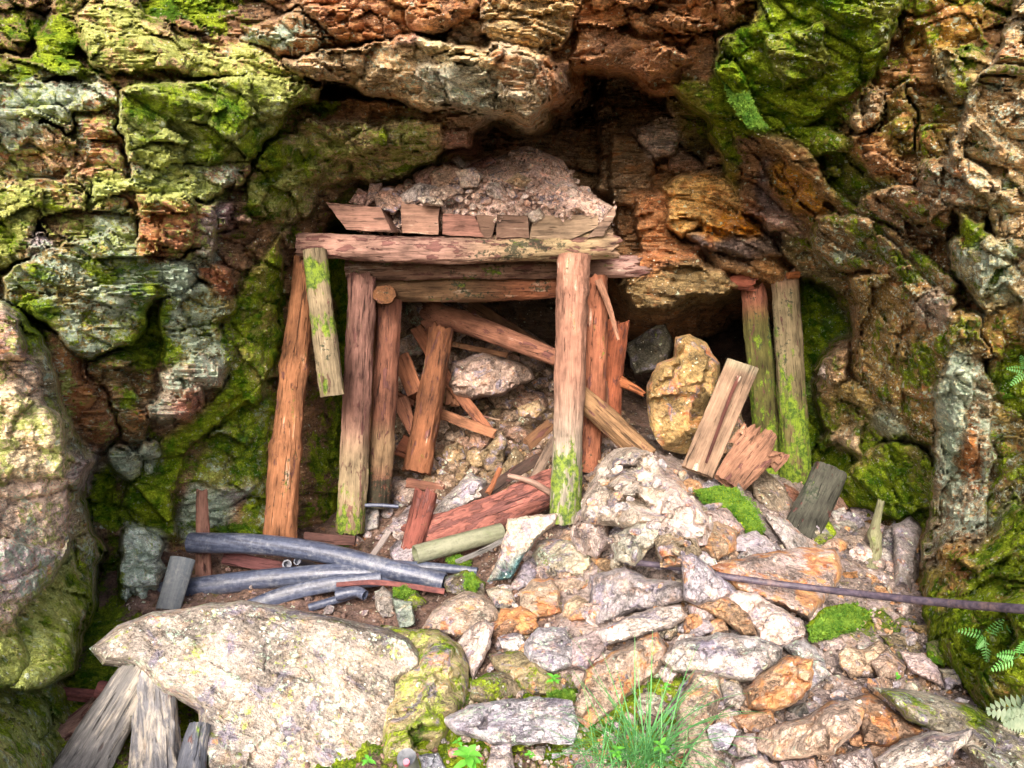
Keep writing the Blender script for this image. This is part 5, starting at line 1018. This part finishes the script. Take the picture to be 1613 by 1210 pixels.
bar('pit_prop', 'dark green prop with a torn red top, left of the right-hand pair', 'pit prop', [(1186,452,4.62),(1200,600,4.6),(1216,760,4.55)], 36, 42, (.17,.16,.07), group=GPO, base=(.16,0,0), base2=(0,.18,0), paint=[(1,.4,0,.2),(0,.14,(.45,.17,.11),.95),(0,.14,0,-.3)], jag=(.5,.1))
bar('pit_prop', 'mossy green prop with a frayed top, right of the right-hand pair', 'pit prop', [(1236,430,4.48),(1246,600,4.45),(1256,780,4.4)], 38, 44, (.24,.21,.11), group=GPO, base=(.10,0,0), base2=(.0,.12,0), paint=[(1,.5,0,.33),(0,.08,(.42,.2,.13),.9),(.25,.3,(.36,.28,.18),.6)], jag=(.7,.1))
bar('splinter', 'torn red splinter of wood lying across the top of the right-hand pair of props', 'splinter', [(1132,450,4.55),(1160,444,4.5),(1190,444,4.5)], 16, 26, (.48,.20,.15), jag=(.9,.5), rough=2)
bar('splinter', 'small rusty chip on top of the frayed mossy prop', 'splinter', [(1240,434,4.38),(1258,433,4.4)], 10, 11, (.50,.22,.12), jag=(.4,.4), rough=2)
bar('log', 'blackish wet log end leaning in the stones on the right', 'log', [(1308,742,3.85),(1286,790,3.75),(1256,850,3.6)], 50, 56, (.12,.12,.10), sq=.6, n=3.2, base2=(0,.12,0), base=(.04,0,0), jag=(.06,.1), rough=.6)
lr = bar('log', 'split maroon log lying in front of the mine mouth', 'log', [(648,852,3.98),(740,822,4.0),(880,764,4.06)], 50, 54, (.45,.22,.19), base=(0,0,.18), jag=(.8,.3), rough=1.6, sq=.8)
bar('log', 'short maroon stub standing on the end of the split maroon log', 'log', [(672,772,4.0),(662,815,3.95),(646,870,3.88)], 34, 30, (.30,.13,.11), base=(0,0,.1), jag=(.5,.4), rough=1.5, n=3)
bar('stick', 'thin grey stick crossing above the split maroon log', 'stick', [(800,749,4.0),(835,758,3.98),(870,778,3.96)], 7, 10, (.36,.26,.22), jag=(.4,.2))
bar('board', 'thin grey board propped behind the centre prop', 'board', [(874,690,4.25),(856,725,4.2),(836,765,4.12)], 14, 16, (.36,.28,.23), sq=.25, n=8, rough=.5)
bar('board', 'dark wet board lying behind the split maroon log', 'board', [(760,782,4.2),(810,745,4.3),(850,722,4.35)], 18, 16, (.10,.07,.06), sq=.3, n=6)
bar('stick', 'pale narrow slat lying under the hollow grey-green pipe', 'stick', [(718,886,3.7),(760,868,3.72),(795,850,3.75)], 8, 8, (.36,.35,.34), sq=.4, n=6, rough=.5)
bar('stick', 'small pale slat leaning left of the disc-like stone', 'stick', [(613,836,3.8),(600,856,3.75),(586,876,3.7)], 9, 9, (.45,.40,.38), sq=.4, n=6, rough=.5)
bar('board', 'brown plank leaning between the third and fourth props', 'board', [(630,560,4.75),(655,620,4.7),(648,610,4.7)][:2], 26, 26, (.36,.18,.12), sq=.3, n=6)
bar('board', 'reddish board crossing behind the fourth prop', 'board', [(655,515,5.0),(700,590,4.95),(775,686,4.85)], 20, 16, (.38,.19,.13), sq=.4, n=5, jag=(.2,.5))
bar('board', 'short triangular board low between the third and fourth props', 'board', [(628,628,4.72),(652,684,4.66)], 26, 14, (.40,.21,.15), sq=.3, n=6)
bar('board', 'upright brown board behind the second prop', 'board', [(582,500,4.6),(584,640,4.58),(580,800,4.55)], 16, 16, (.34,.2,.14), sq=.3, n=6)
bar('board', 'low red board standing behind the foot of the fourth prop', 'board', [(628,700,4.75),(660,715,4.75)], 34, 30, (.36,.17,.12), sq=.3, n=6)
for L_, pts_, w_, c_ in [
  ('broken board crossing low behind the second and third props', [(590,610,4.9),(650,640,4.85)], 22, (.36,.18,.13)),
  ('reddish lath leaning left behind the fourth prop', [(700,560,5.1),(640,640,5.0)], 14, (.42,.2,.14)),
  ('board lying flat on the rubble right of the fourth prop', [(690,650,4.9),(780,684,4.75)], 16, (.40,.22,.15)),
  ('short board end just right of the fourth prop', [(716,590,5.0),(712,640,4.95)], 24, (.40,.22,.15)),
  ('long dark board sloping under the knob-ended pole', [(740,480,5.6),(870,560,5.3)], 22, (.26,.16,.11)),
  ('splintered lath above the pale fallen block', [(700,540,5.2),(800,560,5.1)], 9, (.42,.25,.17)),
  ('brown plank end behind the thin grey board', [(830,700,4.5),(868,668,4.6)], 20, (.3,.18,.12)),
  ('upright lath close to the left of the third prop', [(586,470,4.7),(588,600,4.68)], 12, (.36,.2,.14)),
  ('brown lath between the pair of centre props and the slanting log', [(950,600,4.3),(956,690,4.25)], 12, (.3,.17,.12)),
  ('short dark sleeper lying at the foot of the fourth prop', [(640,760,4.5),(700,770,4.45)], 14, (.24,.13,.1))]:
    bar('board', L_, 'board', pts_, w_, w_ * .9, c_, sq=.4, n=6, jag=(.3, .4))
bar('stick', 'thin twig lying on the slope inside the mine mouth', 'stick', [(722,660,4.9),(755,656,4.88),(788,662,4.85)], 5, 3, (.3,.22,.17))
bar('splinter', 'red splinter pointing up behind the red log', 'splinter', [(788,738,4.3),(778,760,4.25),(768,778,4.2)], 8, 10, (.42,.2,.13), jag=(.5,.2))
bar('splinter', 'torn reddish wood end right of the short red prop', 'splinter', [(975,600,4.45),(1000,612,4.42),(1016,622,4.4)], 16, 8, (.45,.2,.12), jag=(.4,.8), rough=2)
bar('board', 'maroon board lying flat under the blue pipes', 'board', [(352,878,3.72),(400,886,3.68),(452,896,3.66)], 20, 18, (.20,.10,.10), sq=.3, n=6)
bar('board', 'dark plank lying at the foot of the second prop', 'board', [(480,846,3.98),(520,850,3.95),(560,852,3.93)], 16, 14, (.17,.10,.09), sq=.5, n=6)
bar('stake', 'narrow pinkish stake standing behind the upper blue pipe', 'stake', [(318,771,3.76),(319,830,3.74),(321,912,3.7)], 15, 23, (.46,.28,.23), jag=(.7,.2), rough=1.5)
bar('branch', 'crooked lichen-covered branch standing among the stones on the right', 'branch', [(1388,788,3.6),(1378,835,3.55),(1380,870,3.5),(1366,900,3.45),(1352,930,3.4)], 10, 20, (.36,.36,.24), base=(.05,0,0), jag=(.8,.2), rough=2.2, knots=[(.3,.06,.5),(.7,.06,.4)])
lg = bar('log', 'smooth grey weathered log end in the bottom left corner', 'log', [(220,1058,2.42),(170,1140,2.3),(110,1240,2.15)], 58, 80, (.33,.32,.31), base=(0,0,-.1), base2=(.2,0,0), jag=(.6,0), n=2.3)
bar('log', 'lichen-crusted pale log pointing at the viewer under the huge slab', 'log', [(238,1062,2.42),(243,1140,2.32),(248,1240,2.15)], 56, 72, (.38,.38,.40), base=(0,0,-.1), base2=(.3,0,0), jag=(.4,0), rough=2.2)
bar('log', 'pink peeled log lying behind the grey log in the bottom left', 'log', [(196,1085,2.5),(130,1145,2.42),(60,1195,2.3)], 44, 50, (.48,.33,.28), base2=(.1,0,0), jag=(.4,.2), n=2.5)
bar('log', 'dark bluish log stub on the bottom edge left of the huge slab', 'log', [(316,1140,2.22),(306,1180,2.18),(298,1240,2.1)], 30, 46, (.17,.18,.21), jag=(.1,0), base2=(.1,0,0))
# roof boards carrying the heap: they run back into the cave, their sawn ends face the viewer
def roofboard(label, poly, d, ln, col, seed):
    A_ = np.array(poly, float); k = len(A_); rings = []
    nl = 14
    bd = []
    for i in range(k):
        a, b = A_[i], A_[(i + 1) % k]; q = max(2, int(np.hypot(*(b - a)) / 4))
        for j in range(q): bd.append(a + (b - a) * j / q)
    bd = np.array(bd); cen = bd.mean(0); W0_ = at(bd[:, 0], bd[:, 1], np.full(len(bd), d)); cc = W0_.mean(0)
    dirv = np.array((0.05 * (-1) ** seed, 1, .03)); dirv /= np.linalg.norm(dirv)
    vs = [cc[None] + (W0_ - cc) * s + np.array((0, -.003, 0)) * (1 - s) for s in (.02, .5, .97)]
    for i in range(nl): vs.append(W0_ + dirv * ln * i / (nl - 1) + (.003 * perlin(W0_ * 30 + i + seed))[:, None])
    vs.append(cc[None] + (vs[-1] - vs[-1].mean(0)) * .02 + dirv * ln)
    n_ = len(bd); idx = np.arange(len(vs) * n_).reshape(len(vs), n_); nx2 = np.roll(idx, -1, 1)
    f = np.stack([idx[:-1], idx[1:], nx2[1:], nx2[:-1]], -1).reshape(-1, 4).tolist()
    f.append(idx[0].tolist()); f.append(idx[-1][::-1].tolist())
    v = np.concatenate(vs); v = v + .004 * np.stack([perlin(v * 25 + seed), perlin(v * 25 + 5), perlin(v * 25 + 11)], -1)
    NV = len(v); zax = np.array((1., 0, 0)); rot = np.stack([np.array((0, 1., 0)), np.array((0, 0, 1.)), zax], -1)
    o = make('roof_board', v, f, M_WOOD, origin=cc, rot=rot, attrs={'Col': np.tile(col, (NV, 1)), 'msk': np.tile((0, 0, -.1), (NV, 1)), 'msk2': np.tile((.05, .02, 0), (NV, 1))})
    o.data.set_sharp_from_angle(angle=R(40)); tag(o, label, 'roof board', 'boards carrying the heap'); return o
for i, (L, po, co) in enumerate([
 ('leftmost tilted roof board, wider at the top', [(514,319),(598,327),(618,366),(546,362)], (.42,.28,.22)),
 ('nearly square roof board, second from the left', [(631,321),(692,325),(690,370),(634,367)], (.42,.29,.22)),
 ('third roof board from the left, reddish with a rotten patch', [(697,336),(748,341),(762,374),(697,370)], (.40,.24,.19)),
 ('dark narrow roof board in the middle', [(750,338),(783,341),(774,375),(758,374)], (.26,.19,.14)),
 ('small dark roof board right of the middle', [(783,338),(832,340),(834,374),(781,375)], (.27,.2,.15)),
 ('long low greyish roof board below the right slope of the heap', [(840,340),(943,339),(941,358),(900,377),(834,376)], (.42,.36,.25)),
 ('rightmost roof board with a pointed corner', [(944,352),(967,326),(970,338),(950,372),(926,374)], (.36,.29,.22))]):
    roofboard(L, po, 3.93 + .012 * (i % 2), .7, (co[0] * .58, co[1] * .48, co[2] * .46), i)
# pipes
GPI = 'blue-black plastic pipes'
def pipe(label, pts, w0, w1, **k):
    k.setdefault('hollow', .12); k.setdefault('rough', .12); k.setdefault('jag', (0, 0)); k.setdefault('mat', M_PIPE)
    return bar('pipe', label, 'pipe', pts, w0, w1, group=k.pop('group', GPI), **k)
pipe('upper curved blue plastic pipe arching over the lower one', [(300,855,3.66),(400,857,3.62),(500,869,3.56),(600,893,3.5),(700,918,3.44)], 32, 30)
pipe('lower curved blue plastic pipe, its frayed left end against the lichened stone', [(220,940,3.5),(300,927,3.5),(420,912,3.5),(540,903,3.5),(640,908,3.52),(700,914,3.56)], 34, 26)
pipe('thin pipe running on to the right behind the crossing pipes', [(610,892,3.66),(680,894,3.66),(752,900,3.62)], 20, 12)
pipe('short flattened piece of pipe laid across the left end of the lower pipe', [(288,880,3.42),(278,915,3.36),(264,962,3.28)], 38, 36, sq=.4, mat=plain_material('worn_plastic_shell', (.10,.12,.14), (.17,.19,.20), (60,60,3), .5, .003, dust=(.3,.3,.28)))
pipe('flattened grey-blue pipe half hidden under the lower pipe', [(388,960,3.36),(450,936,3.38),(520,921,3.42),(600,912,3.46)], 26, 22, sq=.5)
pipe('narrow black tube lying beyond the huge slab', [(486,958,3.32),(530,945,3.36),(565,934,3.38)], 13, 13)
pipe('short bluish tube end beside the narrow black tube', [(530,938,3.34),(560,932,3.34),(575,938,3.32)], 18, 16)
pipe('small grey pipe stub, left one of the pair under the upper pipe', [(452,889,3.6),(462,886,3.9)], 15, 15, group='pair of small pipe stubs', hollow=.3)
pipe('small pale pipe stub, right one of the pair under the upper pipe', [(468,884,3.58),(492,892,3.75)], 12, 12, group='pair of small pipe stubs', hollow=.3)
pipe('hollow grey-green pipe lying below the split maroon log', [(654,874,3.66),(720,856,3.76),(790,838,3.88)], 30, 28, mat=M_GPIPE, hollow=.2)
pipe('thin bluish tube lying at the foot of the third prop', [(575,796,4.1),(600,796,4.1),(628,798,4.1)], 6, 6)
bar('iron_rod', 'long rusty iron rod crossing the rubble pile to the right edge', 'iron rod', [(985,884,2.90),(1080,896,2.80),(1160,911,2.74),(1300,929,2.64),(1460,947,2.36),(1640,962,2.0),(1800,972,1.84)], 9, 17, mat=M_IRON, rough=.5, jag=(0, 0))
bar('iron_strip', 'thin rusty strip lying under the crossing pipes', 'iron strip', [(530,921,3.36),(600,918,3.38),(700,932,3.4)], 7, 9, mat=M_RUST, rough=.4, sq=.5, n=5)
rb = bar('iron_bar', 'red rusted bar with a nut sticking out of the left column', 'iron bar', [(66,1086,2.5),(110,1090,2.5),(172,1096,2.48)], 12, 14, mat=M_RUST, rough=.5, jag=(0, 0), n=4)
bar('nut', 'nut', None, [(156,1086,2.44),(178,1090,2.44)], 26, 26, mat=M_RUST, rough=.4, n=4, jag=(0, 0), parent=rb)
bar('iron_strip', 'red rusted flat strip just below the rusted bar with the nut', 'iron strip', [(84,1096,2.5),(120,1100,2.5),(150,1104,2.5)], 9, 8, mat=M_RUST, rough=.6, sq=.5, n=5)
# tin can
can = bar('drink_can', 'crushed silver drink can with a faded red disc, bottom edge', 'drink can', [(640,1193,2.03),(648,1222,2.08)], 30, 32, mat=M_TIN, rough=.5, jag=(0, 0), hollow=0)
bar('red_disc', 'disc', None, [(640,1200,1.99),(640.5,1203,2.0)], 10, 10, mat=M_RED, rough=.2, jag=(0, 0), parent=can)

# ------------------------------------------------------------------ plants
def ribbon(verts, faces, p0, d0, L, wd, bend, rs, n=8, fold=.25):
    """one blade: a folded strip curving under its own weight"""
    p_ = np.array(p0, float); d = np.array(d0, float); d /= np.linalg.norm(d); side = np.cross(d, (0, 0, 1.0)); 
    if np.linalg.norm(side) < .05: side = np.array((1., 0, 0))
    side /= np.linalg.norm(side); b0 = len(verts); st = L / n
    for i in range(n + 1):
        t = i / n; w_ = wd * (1 - t) ** .6 * (.6 + .4 * min(1, t * 4)) + .0002
        up = np.cross(side, d)
        verts += [p_ - side * w_, p_ - up * w_ * fold, p_ + side * w_]
        if i < n:
            b = b0 + i * 3; faces += [(b, b + 1, b + 4, b + 3), (b + 1, b + 2, b + 5, b + 4)]
        p_ = p_ + d * st; d = d + np.array((0, 0, -bend * st)); d /= np.linalg.norm(d)
def grass_tuft(label, base, n, Lr, seed, aims=()):
    rs = np.random.RandomState(seed); v, f = [], []
    b0 = at(base[0], base[1], base[2])
    for i in range(n):
        o_ = b0 + np.array((rs.normal() * .035, rs.normal() * .03, 0)); a = rs.uniform(0, 6.28); k = rs.uniform(.2, 1.3)
        ribbon(v, f, o_, (math.cos(a) * k, math.sin(a) * k - .1, 1), rs.uniform(*Lr), rs.uniform(.0010, .0021), rs.uniform(2, 8), rs)
    for (tx, ty, td), bend in aims:
        o_ = b0 + np.array((rs.normal() * .03, rs.normal() * .02, 0)); e = at(tx, ty, td) - o_; L = np.linalg.norm(e)
        e = e / L + np.array((0, 0, .5 * bend * L)); ribbon(v, f, o_, e, L * (1 + .06 * bend * L), .0024, bend, rs, n=14)
    o = make('grass_tuft', np.array(v), f, M_GRASS, origin=b0); tag(o, label, 'grass')
grass_tuft('large tuft of long green grass arching over the foreground stones', (1015,1205,2.06), 150, (.12,.42), 31,
   aims=[((1028,995,2.3),1),((1200,1118,2.15),2.5),((1180,1085,2.2),2.5),((1230,1110,2.15),3),((860,1195,2.0),2),((880,1180,2.05),2.5),((1160,1125,2.1),2),((1000,1000,2.3),1),((1120,1060,2.2),1.5),((940,1080,2.15),1.5),((905,1060,2.2),1.5),((1090,1130,2.0),2),((1225,1160,2.0),3),((970,1050,2.2),1),((950,1030,2.25),1.2),((1060,1050,2.2),1)])
grass_tuft('thin second tuft of grass left of the large tuft', (960,1212,2.02), 40, (.08,.2), 33, aims=[((850,1190,2.05),2.5),((880,1210,2.0),3)])
def leaf(v, f, p0, d, L, wd, up=(0, 0, 1.0), n=5, droop=.3):
    d = np.array(d, float); d /= np.linalg.norm(d); s = np.cross(d, up); s /= np.linalg.norm(s) + 1e-9; u = np.cross(s, d); b0 = len(v)
    for i in range(n + 1):
        t = i / n; w_ = wd * math.sin(math.pi * (t ** .8) * .97 + .06); q = np.array(p0) + d * L * t - np.array((0, 0, droop * L * t * t))
        v += [q - s * w_ + u * w_ * .25, q, q + s * w_ + u * w_ * .25]
        if i < n:
            b = b0 + i * 3; f += [(b, b + 1, b + 4, b + 3), (b + 1, b + 2, b + 5, b + 4)]
def seedling(label, px, py, d, h, nl, ll, seed, mat=None):
    rs = np.random.RandomState(seed); v, f = [], []; b0 = at(px, py, d); v2, f2 = [], []
    ribbon(v2, f2, b0, (rs.normal() * .2, rs.normal() * .2 - .2, 1), h, .0015, 1, rs, n=6)
    for i in range(nl):
        a = i * 2.4 + rs.rand(); t = .35 + .65 * i / nl
        leaf(v, f, b0 + np.array((0, -.1 * h * t, h * t)), (math.cos(a), math.sin(a) - .2, rs.uniform(.1, .7)), ll * rs.uniform(.7, 1.1), ll * .22)
    e = bpy.data.objects.new('seedling', None); COL.objects.link(e); e.location = b0; PW[e.name] = Matrix.Translation(Vector(b0)); tag(e, label, 'seedling')
    make('stem', np.array(v2), f2, mat or M_LEAF, parent=e, origin=b0); make('leaves', np.array(v), f, mat or M_LEAF, parent=e, origin=b0)
for i, a in enumerate([('small three-lobed seedling on the mossy slab in the pile', 872,1078,2.28,.03,9,.028), ('bright green seedling with long leaves on the bottom edge', 738,1215,2.0,.06,12,.055),
   ('seedling behind the left side of the grass tuft', 1048,1092,2.2,.03,6,.024), ('low seedling inside the grass tuft', 1040,1190,2.02,.04,9,.03), ('pale seedling under the blue-grey spear-shaped rock', 722,1175,2.1,.02,5,.022),
   ('small weed between the notched rock and the banded rock', 1412,1072,2.38,.02,9,.018), ('clover-like weed left of the grass tuft base', 970,1195,2.03,.035,8,.03), ('tiny weed under the spear-shaped rock', 835,1195,2.04,.02,6,.02),
   ('yellow-green weed on the lower edge of the huge slab', 580,1205,2.0,.02,7,.025)]):
    seedling(*a, 50 + i)
def fern(label, px, py, d, dirs, L, pin, mat, seed, npin=9):
    rs = np.random.RandomState(seed); b0 = at(px, py, d)
    e = bpy.data.objects.new('fern', None); COL.objects.link(e); e.location = b0; PW[e.name] = Matrix.Translation(Vector(b0)); tag(e, label, 'fern', 'ferns on the right wall')
    for dx, dy_, dzv, ll in dirs:
        v, f = [], []; p_ = np.array(b0, float); dd = np.array((dx, dy_, dzv), float); dd /= np.linalg.norm(dd); n = npin; st = L * ll / n
        fr_n = np.array((-.3, -1, .25)); fr_n /= np.linalg.norm(fr_n)
        ribbon(v, f, p_, dd, L * ll, .0015, 3.0, rs, n=n)
        for i in range(n):
            t = i / n; s = np.cross(dd, fr_n); s /= np.linalg.norm(s)
            for sg in (-1, 1):
                if i > 1: leaf(v, f, p_, s * sg * 1.0 + dd * .45, pin * math.sin(math.pi * (.15 + .85 * t)) ** .7 * (1 - .35 * t), pin * .115, up=fr_n, n=4, droop=.15)
            p_ = p_ + dd * st; dd = dd + np.array((0, 0, -3.0 * st)); dd /= np.linalg.norm(dd)
        make('frond', np.array(v), f, mat, parent=e, origin=b0)
fern('small bright green fern with curled fronds on the mossy right wall', 1552,1003,cliff_d(1552,1003)-.02, [(-.9,-.3,.5,1),(-.5,-.5,.1,.8),(.7,-.4,.7,.9),(.3,-.4,1,.7),(-.2,-.5,-.6,.6)], .13, .020, M_FERN, 61)
fern('green fern at the right edge of the picture', 1604,1035,cliff_d(1604,1035)-.02, [(-.7,-.4,.4,1),(-.9,-.3,-.1,.8),(-.2,-.5,.9,.8)], .12, .020, M_FERN, 62)
fern('large pale grey-green fern at the lower right edge', 1636,1120,cliff_d(1640,1135)-.05, [(-1,-.25,.42,1.4),(-.9,-.3,.1,1.0),(-.5,-.4,.8,.9)], .13, .05, M_DFERN, 63, 11)
fern('dark fern hanging in from the right edge halfway up', 1618,585,cliff_d(1618,585)-.02, [(-1,-.3,.3,1),(-.8,-.3,-.4,.9),(-.6,-.3,.9,.8)], .11, .020, M_FERN, 64)
# moss cushions: a cushion with fine shoots
def cushion(label, poly, off, T, n, seed, col=(.08,.16,.012), h=.010, depth=None, mat=None):
    rs = np.random.RandomState(seed)
    o = rk(label, poly, col, .6, 0, 0, .05, off=off, T=T, name='moss_cushion', cat='moss', facet=.2, rug=1.0, depth=depth, tilt=None if depth is None else (0, -.1))
    vv = np.empty(len(o.data.vertices) * 3, np.float32); o.data.vertices.foreach_get('co', vv); vv = vv.reshape(-1, 3) + np.array(o.location)
    nn = np.empty(len(o.data.vertices) * 3, np.float32); o.data.vertices.foreach_get('normal', nn); nn = nn.reshape(-1, 3)
    ok = np.where(nn[:, 1] < .1)[0]; i = ok[rs.randint(len(ok), size=n)]
    p0 = vv[i] + rs.normal(size=(n, 3)) * .003; d = nn[i] + np.array((0, 0, .4)) + rs.normal(size=(n, 3)) * .5; d /= np.linalg.norm(d, axis=1)[:, None]
    s = np.cross(d, rs.normal(size=(n, 3))); s /= np.linalg.norm(s, axis=1)[:, None]; hh = h * rs.uniform(.5, 1.2, (n, 1))
    V_ = np.stack([p0 - s * hh * .22, p0 + s * hh * .22, p0 + d * hh + s * hh * .1, p0 + d * hh * .6 + np.cross(d, s) * hh * .35], 1).reshape(-1, 3)
    k = np.arange(n)[:, None] * 4; f = np.concatenate([k + np.array([[0, 1, 2]]), k + np.array([[0, 3, 2]])])
    sh = make('shoots', V_, f, mat or M_MOSS, origin=o.location, smooth=False, parent=o); sh['kind'] = 'stuff'
cushion('bright green moss cushion on the crest of the pile by the sawn plank', [(1093,772),(1128,764),(1165,769),(1192,800),(1210,838),(1180,842),(1150,812),(1108,792)], -.06, .09, 6000, 71)
cushion('vivid moss patch at the right end of the orange-streaked slab', [(1270,985),(1300,955),(1345,950),(1372,965),(1350,990),(1300,1005),(1275,1008)], -.03, .07, 4500, 72)
cushion('small vivid moss tuft under the hollow grey-green pipe', [(702,880),(720,872),(742,880),(738,890),(712,892)], -.04, .03, 1200, 73, mat=M_MOSS)
cushion('small moss tuft behind the upper pipe near the second prop', [(512,852),(535,843),(556,848),(548,860),(520,862)], -.06, .03, 1200, 74)
cushion('small moss tuft on the dark mossy rock at the pipe ends', [(728,905),(745,900),(754,918),(748,930),(732,926)], -.14, .03, 1000, 75)
cushion('moss tuft on the dark clod beside the greenish block', [(620,925),(640,920),(655,932),(640,942),(624,940)], -.12, .03, 1000, 76)
cushion('moss between the blue-grey spear-shaped rock and the seedling', [(862,1088),(900,1088),(905,1102),(870,1104)], -.04, .03, 1500, 77)
cushion('clump of dark leafy moss on the overhang beside the cave roof', [(1128,100),(1150,90),(1170,130),(1190,180),(1205,200),(1180,202),(1150,160)], 0, .03, 6000, 78, depth=cliff_d(1165,150)+.07, h=.012)
